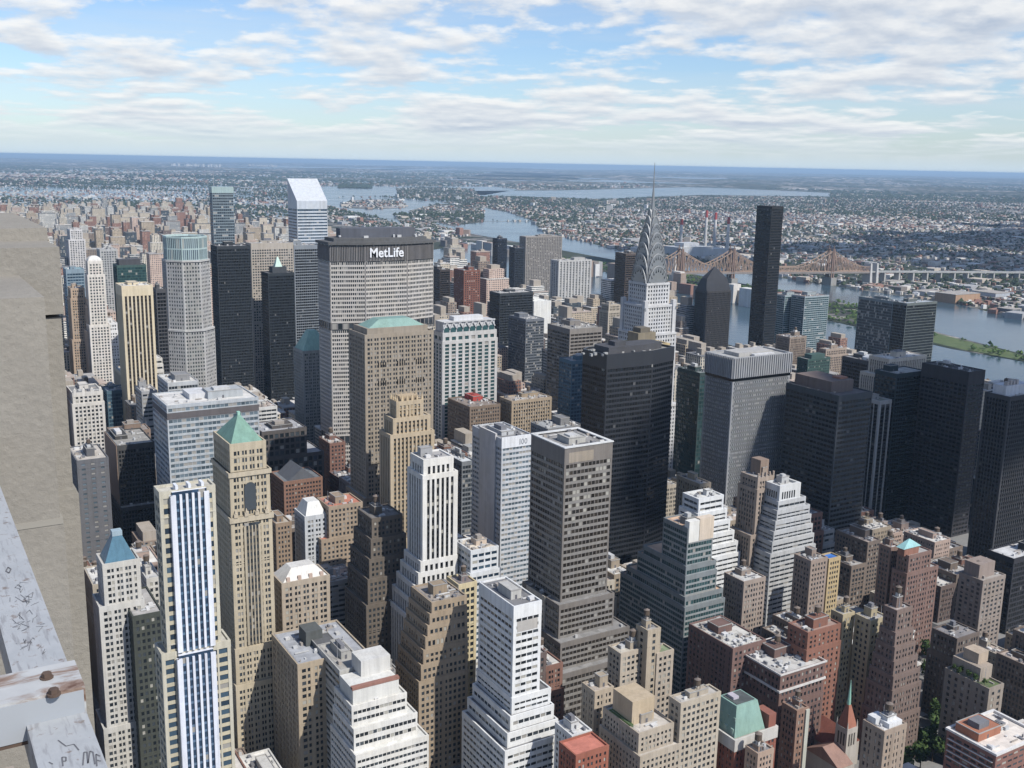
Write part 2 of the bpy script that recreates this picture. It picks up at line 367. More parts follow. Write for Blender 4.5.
def clutter(root, x0, y0, x1, y1, z, rnd, col, dense=1.0, tanks=True, near=True):
    """bulkheads, air handlers, ducts and water tanks of one roof"""
    w, d = x1-x0, y1-y0
    if w < 5 or d < 5: return
    bw, bd = w*rnd.uniform(.25, .5), d*rnd.uniform(.25, .5); bh = rnd.uniform(2.6, 6)
    bx, by = x0+(w-bw)*rnd.uniform(.15, .85), y0+(d-bd)*rnd.uniform(.35, .9)
    mb = MB(); mb.box(bx, by, z, bx+bw, by+bd, z+bh, 0, False); B_ = mb.build('bulkhead', wallmat(col), root)
    mb = MB(); mb.ring(rect(bx-.2, by-.2, bx+bw+.2, by+bd+.2), rect(bx+.2, by+.2, bx+bw-.2, by+bd-.2), z+bh-.1, z+bh+.35); grandchild(mb, 'coping', wallmat((.30, .29, .27)), B_, root)
    mb = MB(); mb.box(bx+bw*.4, by-.05, z, bx+bw*.4+1.2, by+.02, z+2.2); grandchild(mb, 'door', wallmat((.10, .10, .11)), B_, root)
    if rnd.random() < .6: mb = MB(); mb.box(bx+bw*.2, by+bd*.2, z+bh, bx+bw*.65, by+bd*.7, z+bh+rnd.uniform(1, 3), 0, False); grandchild(mb, 'vent_house', wallmat(rnd.choice(UNITC)), B_, root)
    if rnd.random() < .45:
        px, py = rnd.uniform(x0+1, x1-1), rnd.uniform(y0+1, y1-1); mb = MB(); mb.cyl(px, py, z, z+rnd.uniform(5, 10), .14, .08, 6); A_n = mb.build('antenna', wallmat((.35, .35, .36)), root)
    mb = MB()
    for q in range(2): mb.box(x0+.5, y0+1, z+1.1+q*.5, x0+.57, y1-1, z+1.17+q*.5)
    for k in range(max(2, int((d-2)/4)+1)): mb.box(x0+.49, y0+1+k*4, z, x0+.58, y0+1.09+k*4, z+1.68)
    mb.build('railing', wallmat((.25, .25, .26)), root)
    for _ in range(int(3+dense*min(16, w*d/42))):
        sx, sy, sz = rnd.uniform(.7, 3.2), rnd.uniform(.7, 3.), rnd.uniform(.5, 1.9)
        if x1-1.2-sx < x0+1.2 or y1-1.2-sy < y0+1.2: continue
        px, py = rnd.uniform(x0+1.2, x1-1.2-sx), rnd.uniform(y0+1.2, y1-1.2-sy)
        if bx-sx < px < bx+bw and by-sy < py < by+bd: continue
        mb = MB(); q = rnd.random()
        if q < .22: mb.cyl(px, py, z, z+sz, sx*.3, sx*.3, 8)
        elif q < .36: mb.box(px, py, z+.3, min(px+sx*2.5, x1-1), py+.5, z+.9)
        else: mb.box(px, py, z, px+sx, py+sy, z+sz, 0, False)
        mb.build('rooftop_unit', wallmat(rnd.choice(UNITC)), root)
    if tanks and rnd.random() < .8:
        r = rnd.uniform(1.4, 2.1); tank(root, bx+bw*.5, by+bd*.45, z+bh+.36, r, r*1.7)

FOOT = []        # footprints taken by the buildings placed one by one: (x0,y0,x1,y1)
PROT = []        # what of each must stay in sight: (hull points, distance, lowest row)
HEROES = []      # (short name, u, v, root)
def protect(pts3, dist, vb): PROT.append(([project(*p) for p in pts3], dist, vb))
def B(kind, label, short, u, v, uL, uR, h, vb, style, wall, tiers=(), roof=(.32, .31, .3), sp=None, cat='building', dep=None, wid=None,
      clut=1.0, tanks=None, win=None, mincol=None, st=None, xy=None, **kw):
    """one building: near roof corner (u,v) at height h; its west face reaches uL and its south face uR"""
    x0, y0 = xy or at(u, v, h)
    W_ = wid or max(4., ext(x0, y0, h, 0, uR)); D_ = dep or max(8., ext(x0, y0, h, 1, uL))
    s = dict(ST[style]); s.update(st or {})
    rnd = random.Random(hash((round(u), round(v))) & 0xffff)
    rects = [(x0, y0, x0+W_, y0+D_, h)]
    for t in tiers:
        z, w, so_, e, n = t[:5]; rects.append((x0-w, y0-so_, x0+W_+e, y0+D_+n, z))
    cx, cy = x0+W_/2, y0+D_/2; dist = math.hypot(x0, y0)
    root = empty(kind, (cx, cy, 0), label, cat, kw.get('group'))
    if style in ('punch', 'pair', 'loft', 'deco') and 'belt' not in s:
        if rnd.random() < .6 and style == 'punch': s['every'] = rnd.choice((2, 3, 4, 5)); s['big'] = rnd.uniform(1.5, 2.0)
        s['belt'] = [(h-s['top']-s['fl']*rnd.choice((1, 2, 3)), .5)]+[(zz, .45) for zz in (h*rnd.uniform(.3, .7), 14.)]
        s['fl'] *= rnd.uniform(.92, 1.08); s['bay'] *= rnd.uniform(.88, 1.15); s['pw'] *= rnd.uniform(.9, 1.12)
    Wm, Sm, Gm, Rm = MB(), MB(), MB(), MB(); panes = [] if (win if win is not None else dist < 640) else None
    zs = [r[4] for r in rects]+[0.0]
    for k, (a, b, c, d, z1) in enumerate(rects):
        z0 = zs[k+1]; poly = rect(a, b, c, d)
        if k: s = dict(s, top=min(s['top'], 2.2))
        for i in (0, 3, 1, 2): wallface(Wm, Sm if sp else Wm, Gm, poly[i], poly[(i+1) % 4], z0, z1, s, True, panes)
        o = max(s['dp'], s['ds'])+.06; top = min(s['top'], (z1-z0)*.4)
        Wm.ring(offset(poly, o), offset(poly, -.4), z1-top, z1+.9)
        Rm.prism(offset(poly, -.3), z1-.4, z1+.05, 0, False)
    wm = wallmat(wall)
    Wm.build('wall', wm, root)
    if sp: Sm.build('spandrel', wallmat(sp, .5), root)
    g = Gm.build('glazing', glassmat(s['gl']), root); g['kind'] = 'stuff'
    build_each(Rm, 'roof', roofmat(roof), root)
    if panes: put_panes(root, panes, s['gl'], rnd)
    a, b, c, d, z1 = rects[0]
    tk = (style in ('punch', 'pair', 'loft', 'deco')) if tanks is None else tanks
    if clut: clutter(root, a, b, c, d, z1+.05, rnd, mincol or tuple(x*.9 for x in wall), clut, tk)
    for k in range(1, len(rects)):                      # a little plant on the setback terraces
        a2, b2, c2, d2, z2 = rects[k]
        if rects[k-1][1]-b2 > 5 and clut and rnd.random() < .7:
            for _ in range(4):
                mb = MB(); px = rnd.uniform(a2+1, c2-3); py = rnd.uniform(b2+1, rects[k-1][1]-2.6); mb.box(px, py, z2+.05, px+rnd.uniform(.8, 2), py+rnd.uniform(.8, 1.6), z2+rnd.uniform(.8, 2), 0, False)
                mb.build('rooftop_unit', wallmat((.4, .4, .39)), root)
    zb = 0
    for (a, b, c, d, z1), z0 in zip(rects, zs[1:]):
        FOOT.append((a, b, c, d)); protect([(x, y, z) for x, y in rect(a, b, c, d) for z in (z0, z1)], dist, vb)
    HEROES.append((short, (uL+uR)/2, v, root, dist))
    root['_r'] = [x0, y0, x0+W_, y0+D_, h]
    return root
def frame(root): return list(root['_r'])
def pyramid(root, h, col, inset=0.0, top=.0, z=None, name='pyramid_roof', rough=.6, ridge=None):
    a, b, c, d, z1 = frame(root); z1 = z or z1; p = rect(a+inset, b+inset, c-inset, d-inset); m = MB()
    w, e = (c-a-2*inset), (d-b-2*inset); t = top
    q = rect(a+inset+w*(1-t)/2, b+inset+e*(1-t)/2, c-inset-w*(1-t)/2, d-inset-e*(1-t)/2)
    if ridge: q = rect(a+inset+w*ridge[0], b+inset+e*ridge[1], c-inset-w*ridge[0], d-inset-e*ridge[1])
    m.taper(p, z1, q, z1+h); return m.build(name, wallmat(col, rough), root)
def addbox(root, name, fx0, fy0, fx1, fy1, z0, z1, col, rough=.85):
    a, b, c, d, _ = frame(root); m = MB(); w, e = c-a, d-b
    m.box(a+w*fx0, b+e*fy0, z0, a+w*fx1, b+e*fy1, z1, 0, True); return m.build(name, wallmat(col, rough), root)
# ------------------------------------------------------------------ colours of stone, brick, paint and metal
LIME=(.38,.335,.27); TAN=(.33,.275,.20); SAND=(.40,.345,.26); BROWN=(.18,.145,.11); DKBROWN=(.105,.085,.07); RED=(.21,.105,.075); RBROWN=(.17,.095,.075)
WHITE=(.58,.575,.55); OFFW=(.47,.45,.405); GREY=(.31,.31,.31); LGREY=(.42,.43,.43); DGREY=(.13,.13,.135); BLACK=(.022,.024,.028); GOLD=(.43,.34,.20)
YEL=(.46,.43,.345); PINKT=(.37,.27,.21); STEEL=(.34,.35,.36); GREEN=(.15,.265,.21); TEAL=(.20,.36,.38)
WROOF=(.50,.49,.47); DROOF=(.13,.13,.135)
def bay(root, fx0, fx1, proud, z0, z1, style, col, sp=None, st=None, gl=None, lim=100):
    a, b, c, d, _ = frame(root); w = c-a; s = dict(ST[style]); s.update(st or {}); y = b-proud
    p = [(a+w*fx0, b-.02), (a+w*fx0, y), (a+w*fx1, y), (a+w*fx1, b-.02)]
    Wm, Sm, Gm = MB(), MB(), MB(); panes = []
    wallface(Wm, Sm if sp else Wm, Gm, p[0], p[1], z0, z1, s, True); wallface(Wm, Sm if sp else Wm, Gm, p[1], p[2], z0, z1, s, True, panes if lim else None)
    wallface(Wm, Wm, Gm, p[2], p[3], z0, z1, s, True); Wm.face([(*q, z1) for q in (p[0], p[1], p[2], p[3])])
    o = Wm.build('bay_wall', wallmat(col, .5), root)
    if sp: Sm.build('spandrel', wallmat(sp, .4), root)
    g = Gm.build('glazing', glassmat(s['gl']), root); g['kind'] = 'stuff'
T = 'office_tower'; A_ = 'apartment_block'; O = 'office_block'
# ---------------- near left
r = B(T, 'slender tower of white fins, navy glass and yellow bays, nearest the parapet', 'white and navy finned tower', 160,494,155,214,188, 768, 'loft', YEL,
      [(119,2.6,.8,3.6,2)], st=dict(gl='blue', bay=4.6, pw=.16, fl=4.1, sp=.40, cw=.7), sp=(.43,.385,.28), clut=0, roof=(.4,.38,.33), cat='tower', win=True)
bay(r, .20, .84, 1.6, 119.5, 188.4, 'pier', (.70,.72,.77), (.09,.15,.22), dict(gl='navy', bay=2.5, pw=.40, dp=.8, sp=.3, ds=.1, cw=.8, top=1.2))
bay(r, .16, .82, 3.2, 0, 118.5, 'pier', (.70,.72,.77), (.10,.15,.22), dict(gl='navy', bay=2.6, pw=.40, dp=.8, sp=.3, ds=.1, cw=.8, top=1.2), lim=0)
for f in (.28, .52, .76): addbox(r, 'fin', f, -.03, f+.05, .5, 187, 190.5, (.74,.76,.8), .5)
r = B(T, 'golden stone tower crowned by a green copper pyramid roof', 'golden tower with the green pyramid', 230,446,214,265,176, 748, 'pair', (.42,.36,.26),
      [(161,.8,.8,1.3,1),(137,1.1,1.1,1.8,1.5),(64,1.6,1.8,3.6,2),(44,2.4,3.4,6.5,4)], clut=0, cat='tower', st=dict(bay=2.0, top=3.2))
pyramid(r, 13, GREEN, .6, .04)
bay(r,.30,.74,1.75,66,134,'pier',(.37,.32,.235),(.10,.09,.075),dict(bay=1.9,pw=.34,sp=.4,cw=.5,dp=.4,top=1.5),lim=0)
addbox(r, 'lantern', .46, .46, .54, .54, 188.2, 190, (.26,.44,.36))
a,b,c,d,_ = frame(r)
m = MB(); m.ring(rect(a-1.9,b-1.9,c+2.4,d+2), rect(a-.3,b-.3,c+.5,d+.5), 159.5, 161.9); m.ring(rect(a-2.2,b-2.2,c+2.9,d+2.4), rect(a-.3,b-.3,c+.5,d+.5), 135, 137.9); m.build('cornice', wallmat((.41,.355,.265)), r)
m = MB(); cx=(a+c)/2
for k in range(9):
    t0,t1 = math.pi*k/9, math.pi*(k+1)/9; yy=b-1.75
    m.face([(cx+3*math.cos(t0),yy,153),(cx+3*math.cos(t0),yy,153+3*math.sin(t0)),(cx+3*math.cos(t1),yy,153+3*math.sin(t1)),(cx+3*math.cos(t1),yy,153)])
m.box(cx-3,b-1.75,141,cx+3,b-1.2,153); m.build('arched_window', glassmat('dark',1), r)
m = MB()
for f in (-1.3,-.4,.5,1.35):
    px=cx+f*6.2; m.box(px-1,b-2.6,137.9,px+1,b-1.6,140); m.cyl(px,b-2.1,140,142.2,.8,.2,8)
build_each(m,'statue',wallmat((.42,.36,.27)),r)
B(O, 'grey wall with small punched windows just right of the limestone parapet', 'grey punched block', 77,462,68,108,112, 560, 'punch', (.12,.12,.125), st=dict(bay=5.2, pw=.6, sp=.62, gl='pale'), clut=1.5, roof=(.4,.37,.33))
B(O, 'dark glass slab with a blank brown brick side wall', 'brown sided dark slab', 117,447,105,154,108, 542, 'black', (.06,.058,.055), st=dict(bay=2.2, pw=.3, sp=.34, fl=3.4), roof=(.25,.24,.22), tiers=[(62,1,8,6,2)], cat='tower')
rr=HEROES[-1][3]; a,b,c,d,z=frame(rr); m=MB(); m.box(a-.7,b-.28,62.5,a-.25,d,z+1); m.build('blank_wall',wallmat((.24,.17,.125)),rr)
r = B(T, 'pale tower topped by a small blue glass pyramid', 'pale tower with the blue pyramid', 103,566,97,139,118, 722, 'pair', OFFW, [(96,3,1,1,1),(30,5,3,8,3)], st=dict(bay=2.4), clut=0, cat='tower')
pyramid(r, 12.5, (.07,.15,.205), 1.0, .30, rough=.25); addbox(r, 'cap', .36,.36,.64,.64,130.5,133,(.3,.38,.42))
B(A_, 'sooty dark green brick block squeezed between the pale and white finned towers', 'sooty dark block', 133,618,119,162,92, 768, 'punch', (.055,.06,.05), st=dict(bay=2.6), mincol=(.3,.29,.27))
B(O, 'small white block standing behind the sooty dark block', 'small white block', 147,580,138,160,86, 600, 'punch', OFFW, roof=WROOF, clut=.5)
# ---------------- left middle
r = B(O, 'broad pale curtain wall office block with a white roof', 'broad pale curtain wall block', 167,407,149,258,152, 497, 'ribbon', (.38,.40,.41), st=dict(gl='pale', bay=3, pw=.1, fl=4.0, sp=.42, top=1.5), roof=WROOF, sp=(.36,.385,.395), dep=44, clut=1.2)
addbox(r, 'louver_band', -.006,-.012,1.004,1.0,143,147.5,(.10,.09,.09)); addbox(r, 'bulkhead', .3,.35,.62,.8,152,156,(.5,.5,.5))
B(O, 'low dark block with a coarse square window grid, behind the golden tower', 'dark gridded block', 262,433,254,306,100, 520, 'loft', (.085,.075,.07), st=dict(bay=4.6, fl=5.2, pw=.26, sp=.3), roof=(.3,.3,.31), dep=34, tiers=[(78,1,2,14,2)], win=True)
B(O, 'grey block behind the pale curtain wall block with a dark penthouse', 'grey block with dark penthouse', 168,384,153,198,128, 400, 'curtain', LGREY, roof=(.5,.49,.46), dep=40, mincol=(.2,.2,.2))
B(T, 'cream tower of bold vertical piers and dark slots', 'cream pier striped tower', 122,287,116,152,198, 372, 'pier', (.55,.47,.33), sp=(.05,.045,.04), st=dict(bay=3.6, pw=.42, top=9, gl='bronze'), clut=1, roof=(.55,.53,.48), cat='tower')
B(T, 'dark slab right of the cream pier striped tower', 'shaded slab', 156,290,152,166,186, 375, 'black', (.07,.07,.075), cat='tower')
B(T, 'nearly black glass slab right of the octagonal tower', 'black glass slab', 217,247,214,250,208, 388, 'black', (.03,.035,.04), dep=30, clut=.8, cat='tower', roof=DROOF, st=dict(gl='black', bay=2.2, pw=.16))
B(T, 'wide beige office slab with a regular stone grid', 'beige gridded slab', 251,244,249,293,206, 350, 'grid', (.36,.32,.27), dep=24, cat='tower', st=dict(bay=3.4, top=8), roof=(.3,.3,.3))
r = B(T, 'black tower with a tiny green and white pyramid on its roof', 'black tower with tiny pyramid', 268,274,265,294,172, 405, 'black', (.025,.03,.035), dep=28, clut=0, cat='tower', roof=DROOF, st=dict(bay=2.2))
addbox(r, 'roof_block', .25,.3,.8,.8,172,180,(.05,.055,.06)); a,b,c,d,z = frame(r); m=MB(); w=c-a
m.taper(rect(a+w*.36,b+9,a+w*.64,b+18),180,rect(a+w*.48,b+13,a+w*.52,b+14),193); m.build('pyramid_roof', wallmat((.42,.55,.48),.5), r)
B(T, 'dark tower with pale horizontal stripes left of the huge octagonal slab', 'striped dark tower', 294,246,289,319,200, 392, 'blackrib', (.20,.22,.24), dep=34, cat='tower', st=dict(sp=.3, bay=3.0))
r = B(T, 'grey stone tower under a steep green copper roof, left of the huge octagonal slab', 'stone tower with green roof', 303,352,299,330,128, 420, 'pair', (.30,.30,.28), dep=28, clut=0, cat='tower')
pyramid(r, 20, (.25,.40,.34), .5, .3)
r = B(T, 'teal glass tower far back with a pale green top and a thin mast', 'teal tower with mast', 212,188,209,233,246, 246, 'curtain', (.17,.21,.23), st=dict(gl='dark', bay=5, fl=7), dep=26, clut=0, cat='tower')
addbox(r, 'crown', -.02,-.03,1.02,1.03,234,249,(.29,.37,.36),.4); a,b,c,d,z=frame(r); m=MB(); m.cyl(a+6,b+6,249,285,.7,.3,6); m.build('mast', wallmat((.4,.4,.42)), r)
B(T, 'tall white tower far left beside the parapet with stepped top', 'tall white stepped tower', 70,230,67,82,170, 318, 'pier', (.50,.48,.46), [(150,4,2,4,3)], cat='tower', win=False, st=dict(bay=4.5))
B(T, 'slender cream tower with a rounded white crown', 'slender cream round topped tower', 88,262,86,102,196, 320, 'pier', (.62,.58,.52), [(180,1.5,1.5,1.5,1.5),(120,3,3,4,3)], cat='tower', clut=0, st=dict(bay=3.2))
rr = HEROES[-1][3]; a,b,c,d,z=frame(rr); m=MB()
for k in range(6):
    t0,t1=k*.25,(k+1)*.25; f0,f1=(c-a)/2*math.cos(t0),(c-a)/2*math.cos(t1); g0,g1=(d-b)/2*math.cos(t0),(d-b)/2*math.cos(t1); X,Y=(a+c)/2,(b+d)/2
    m.taper(rect(X-f0,Y-g0,X+f0,Y+g0),z+7*math.sin(t0),rect(X-f1,Y-g1,X+f1,Y+g1),z+7*math.sin(t1))
m.build('rounded_crown', wallmat((.66,.63,.58)), rr)
r = B(T, 'blue grey banded tower beside the parapet with a teal top floor', 'blue grey banded tower', 66,270,63,84,172, 345, 'blackrib', (.20,.26,.30), cat='tower', clut=.3, roof=(.2,.3,.32), st=dict(gl='blue', sp=.4))
B(T, 'narrow tan brick tower with faint vertical ribs beside the parapet', 'narrow tan ribbed tower', 71,289,68,84,162, 372, 'deco', (.38,.29,.21), [(150,1,1,1.5,1),(100,2.5,2.5,3,2)], cat='tower', win=False)
B(T, 'pinkish stone setback tower beneath the rounded white crown', 'pinkish setback tower', 88,300,86,97,150, 375, 'deco', (.42,.32,.24), [(142,1.5,1.5,1.5,1),(112,4,3,5,3)], cat='tower', win=False)
B(A_, 'bright white stepped block with a close grid of dark windows', 'bright white gridded block', 104,324,100,117,118, 392, 'punch', (.72,.71,.69), [(108,1,.5,.5,1),(92,2.4,1,1,1),(76,4,1.5,1.5,2)], st=dict(bay=2.9,pw=.45), cat='building', roof=WROOF, win=False)
r = B(O, 'ornate white terracotta block with a crenellated top beside the parapet', 'ornate white block', 73,394,67,102,108, 470, 'deco', (.55,.52,.47), [(98,1,.5,.8,1)], st=dict(bay=3.6,top=3), clut=.8, roof=(.2,.2,.2), win=True)
m=MB(); a,b,c,d,z=frame(r)
for k in range(4):
    x=a+1.5+k*(c-a-3)/3.001; m.box(x-1.2,b-.9,z-3,x+1.2,b+.6,z+3.4); m.cyl(x,b-.1,z+3.4,z+5.2,1.1,.2,8)
build_each(m,'pinnacle',wallmat((.57,.54,.49)),r)
B(O, 'white terraced block with dark strip windows climbing right to left', 'white terraced strip block', 144,360,140,162,122, 408, 'ribbon', (.52,.50,.46), [(116,2.5,.5,.5,1),(110,4.5,.8,.8,1),(104,6.5,1,1,1),(98,8.5,1.2,1.2,2),(92,10.5,1.4,1.4,2)], st=dict(sp=.5, gl='dark'), roof=WROOF, clut=.3, win=False)
r = B(T, 'dark green glass block with a black penthouse, left of the octagonal tower', 'dark green glass block', 117,266,114,146,170, 288, 'curtain', (.05,.09,.08), st=dict(gl='teal', pw=.06, sp=.2), dep=30, clut=0, cat='tower', roof=DROOF)
addbox(r, 'penthouse', .1,.2,.85,.8,170,178,(.06,.06,.065))
B(T, 'grey flat topped block with pale columns left of the dark green glass block', 'grey pale columned block', 100,250,97,117,178, 300, 'pier', (.36,.36,.35), dep=26, cat='tower', win=False, st=dict(bay=3.6))
B(O, 'cream slab with a pale flat roof below the cream pier striped tower', 'low cream slab', 123,375,114,129,104, 418, 'pier', (.44,.38,.29), sp=(.08,.07,.06), roof=WROOF, dep=44, clut=.2, win=False)
B(O, 'blue glass low block right of the ornate white block', 'blue glass low block', 107,392,102,131,92, 442, 'curtain', (.07,.12,.15), st=dict(gl='blue'), roof=(.22,.24,.26), clut=1.2, dep=26)
B(O, 'low brown brick block behind the brown sided dark slab', 'low brown block', 112,434,105,150,98, 446, 'punch', (.22,.16,.12), dep=20, roof=(.25,.22,.2))
# ---------------- octagonal tower with glass crown
x,y = at(188,239,230); Rr = 26; ox,oy = x, y+14
root = empty(T, (ox,oy,0), 'grey octagonal tower with a tall pale green glass crown', 'tower')
o8 = lambda rr: [(ox+rr*math.cos(R(22.5+45*k)), oy+rr*math.sin(R(22.5+45*k))) for k in range(8)]
st = dict(ST['grid']); st.update(bay=3.0, pw=.40, sp=.46, fl=4.2, dp=.3, top=2)
Wm,Gm = MB(),MB(); p=o8(Rr); q=o8(Rr+2.6)
for i in range(8):
    wallface(Wm,Wm,Gm,p[i],p[(i+1)%8],128,206,st,False); wallface(Wm,Wm,Gm,q[i],q[(i+1)%8],0,128,st,False)
Wm.ring(offset(p,.5),offset(p,-1),205,207); Wm.ring(offset(q,.4),offset(p,-1),127,129)
Wm.build('wall', wallmat((.42,.41,.39)), root); g=Gm.build('glazing', glassmat('dark'), root); g['kind']='stuff'
m=MB(); s2=dict(ST['curtain']); s2.update(bay=2.2, fl=12, gl='teal', sp=.12, pw=.3, top=1)
Gm=MB(); p=o8(Rr-2)
for i in range(8): wallface(m,m,Gm,p[i],p[(i+1)%8],206,232,s2,False)
m.ring(offset(p,.4),offset(p,-1),231,233); m.build('crown', wallmat((.40,.50,.48),.4), root); g=Gm.build('crown_glazing', glassmat('pale'), root)
m=MB(); m.prism(o8(Rr-3),229,230,0,False); m.build('roof', roofmat((.3,.31,.31)), root)
FOOT.append((ox-28,oy-28,ox+28,oy+28)); protect([(X,Y,z) for X,Y in o8(Rr) for z in (0,232)], 1100, 390); HEROES.append(('octagonal tower',188,250,root,1100))
# ---------------- wedge topped tower
x0,y0 = at(297,201,238); W_=ext(x0,y0,238,0,327); D_=ext(x0,y0,278,1,287.5)
root = empty(T,(x0+W_/2,y0+D_/2,0),'silver banded tower with a slanted wedge roof, far behind','tower')
m=MB(); G=MB(); p=rect(x0,y0,x0+W_,y0+D_); st=dict(ST['ribbon']); st.update(fl=6.2, sp=.5, ds=.3, dp=.1, top=1, gl='blue')
for i in range(4): wallface(m,m,G,p[i],p[(i+1)%4],0,222,st,True)
m.prism(offset(p,.4),222,238,0,False)
m.build('wall',wallmat((.50,.53,.56),.4),root); g=G.build('glazing',glassmat('blue'),root); g['kind']='stuff'
m=MB(); e=.4; X0,Y0,X1,Y1=x0-e,y0-e,x0+W_+e,y0+D_+e; z=238.05
m.face([(X0,Y0,z),(X1,Y0,z),(X1,Y1,281),(X0,Y1,281)]); m.face([(X0,Y1,z),(X0,Y0,z),(X0,Y1,281)]); m.face([(X1,Y0,z),(X1,Y1,z),(X1,Y1,281)]); m.face([(X1,Y1,z),(X0,Y1,z),(X0,Y1,281),(X1,Y1,281)])
m.build('wedge_roof',wallmat((.45,.47,.49),.5),root)
FOOT.append((x0,y0,x0+W_,y0+D_)); protect([(X,Y,z) for X,Y in p for z in (0,275)],1650,245); HEROES.append(('wedge roofed silver tower',307,200,root,1650))
# ---------------- the huge octagonal slab with lettering
hz=243.; x3,y3=at(365,246,hz); w3=ext(x3,y3,hz,0,407); ta=-ext(x3,y3,hz,3,330)
ta=abs(ext(x3,y3,hz,3,330)); P2=(x3-ta,y3+.3*ta); P4=(x3+w3,y3); tb=abs(ext(P4[0],P4[1],hz,2,433)); P5=(P4[0]+tb,P4[1]+.3*tb)
dW=ext(P2[0],P2[1],hz,1,318); ex=(P2[1]-y3)
oct_=[P2,(x3,y3),P4,P5,(P5[0],P5[1]+dW),(P4[0],P5[1]+dW+ex),(x3,P5[1]+dW+ex),(P2[0],P2[1]+dW)]
cx=sum(p[0] for p in oct_)/8; cy=sum(p[1] for p in oct_)/8
root=empty('skyscraper',(cx,cy,0),'huge grey octagonal slab with white lettering under its flat dark roof','skyscraper')
st=dict(ST['ribbon']); st.update(bay=1.9,fl=3.95,pw=.26,sp=.42,dp=.55,ds=.4,cw=.5,top=1,gl='dark')
Wm,Gm,Bm=MB(),MB(),MB()
for i in range(8):
    a,b=oct_[i],oct_[(i+1)%8]
    for z0,z1 in ((0,58),(64,166),(172,229)): wallface(Wm,Wm,Gm,a,b,z0,z1,st,False)
s2=dict(st); s2.update(bay=1.5,fl=20,sp=.02,pw=.5,dp=.7,top=1)
s3=dict(st); s3.update(bay=5,fl=8,sp=.02,pw=.2,dp=.4,top=.5,ds=.1)
for i in range(8):
    a,b=oct_[i],oct_[(i+1)%8]; wallface(Bm,Bm,Gm,a,b,229,244,s2,False)
    for z0,z1 in ((58,64),(166,172)): wallface(Bm,Bm,Gm,a,b,z0,z1,s3,False)
for p_ in oct_[1:3]: Bm.cyl(p_[0],p_[1],0,229,.75,.75,8)
Wm.build('wall',wallmat((.46,.43,.39),.75,.1),root); g=Gm.build('glazing',glassmat('dark'),root); g['kind']='stuff'; Bm.build('crown_band',wallmat((.17,.16,.155)),root)
m=MB(); big=offset(oct_,2.2); m.prism(big,244,246.5); m.prism(offset(oct_,-5),246.5,249.5); m.build('roof',wallmat((.10,.10,.10)),root)
m=MB(); m.prism(offset([P2,(x3,y3),P4,P5,oct_[4],oct_[5],oct_[6],oct_[7]],-14),249.5,258); m.build('bulkhead',wallmat((.09,.095,.11)),root)
m=MB(); rnd=random.Random(3)
for k in range(14):
    X=P2[0]+6+rnd.random()*(P5[0]-P2[0]-12); Y=P5[1]+rnd.random()*dW; m.box(X,Y,249.5,X+rnd.uniform(1.5,5),Y+2,249.5+rnd.uniform(1,3))
for X in (P2[0]+12,P5[0]-9,P5[0]-16): m.cyl(X,P5[1]+6,246,250.5,.35,.35,6); m.cyl(X,P5[1]+6,250.5,252,1.3,1.3,10)
build_each(m,'rooftop_unit',wallmat((.45,.45,.44)),root)
FOOT.append((min(p[0] for p in oct_),y3,P5[0],oct_[5][1])); protect([(X,Y,z) for X,Y in oct_[:5] for z in (0,246)],874,470); HEROES.append(('huge lettered octagonal slab',375,240,root,874))
cu=bpy.data.curves.new('lettering','FONT'); cu.body='MetLife'; cu.extrude=.35; cu.size=13.2; cu.offset=.2; cu.align_x='LEFT'; cu.space_character=1.02
to=bpy.data.objects.new('lettering',cu); COL.objects.link(to)
dg=bpy.context.evaluated_depsgraph_get(); me=bpy.data.meshes.new_from_object(to.evaluated_get(dg)); bpy.data.objects.remove(to)
xs=[v.co.x for v in me.vertices]; wid=max(xs)-min(xs); x_a=x3+ext(x3,y3,236,0,369.5); x_b=x3+ext(x3,y3,236,0,403); sc=(x_b-x_a)/wid
lo=bpy.data.objects.new('lettering',me); COL.objects.link(lo); lo.parent=root; lo.rotation_euler=(R(90),0,0); lo.scale=(sc,sc*1.08,1); lo.location=(x_a-min(xs)*sc-cx,y3-1.25-cy,232.6); me.materials.append(wallmat((.85,.86,.88),.5))
# ---------------- centre
r=B(T,'broad brown stone tower with a low green copper roof, before the lettered slab','brown tower with low green roof',365,336,353,433,196,512,'pair',(.29,.245,.19),[(74,3,3,3,2)],clut=0,cat='tower',dep=30,st=dict(bay=2.2),win=False)
a,b,c,d,z=frame(r); m=MB(); m.box(a+3,b+3,z,c-3,d-2,z+4.5); m.build('attic',wallmat((.27,.23,.18)),r)
pyramid(r,5.5,(.17,.27,.235),5,.55,z=z+4.5)
m=MB()
for fx in (.18,.46,.74):
    for zz in (158,172):
        for k in range(4):
            X=a+(c-a)*fx+k*1.9; m.box(X,b-.42,zz,X+.8,b-.31,zz+4)
build_each(m,'tall_window',glassmat('black',0),r)
r=B(T,'golden gothic tower with a ribbed pinnacled crown, before the brown tower','golden gothic tower',397,403,391,422,158,528,'deco',(.40,.325,.225),[(147,3.5,2,4.5,2),(136,6,3,7,4),(60,8,4,9,5)],clut=0,cat='tower',st=dict(bay=2.6,pw=.42,dp=.8,sp=.46,ds=.12),sp=(.24,.18,.11),win=True)
a,b,c,d,z=frame(r); m=MB()
for k in range(6):
    X=a+(c-a)*k/5.
    for Y in (b-.5,d-.5): m.box(X-.7,Y,z-9,X+.7,Y+1.2,z+2.5); m.cyl(X,Y+.6,z+2.5,z+5.5,.7,.1,6)
for k in range(1,3):
    Y=b+(d-b)*k/3.; m.box(a-.5,Y-.6,z-9,a+.7,Y+.6,z+2.5); m.cyl(a,Y,z+2.5,z+5.5,.7,.1,6)
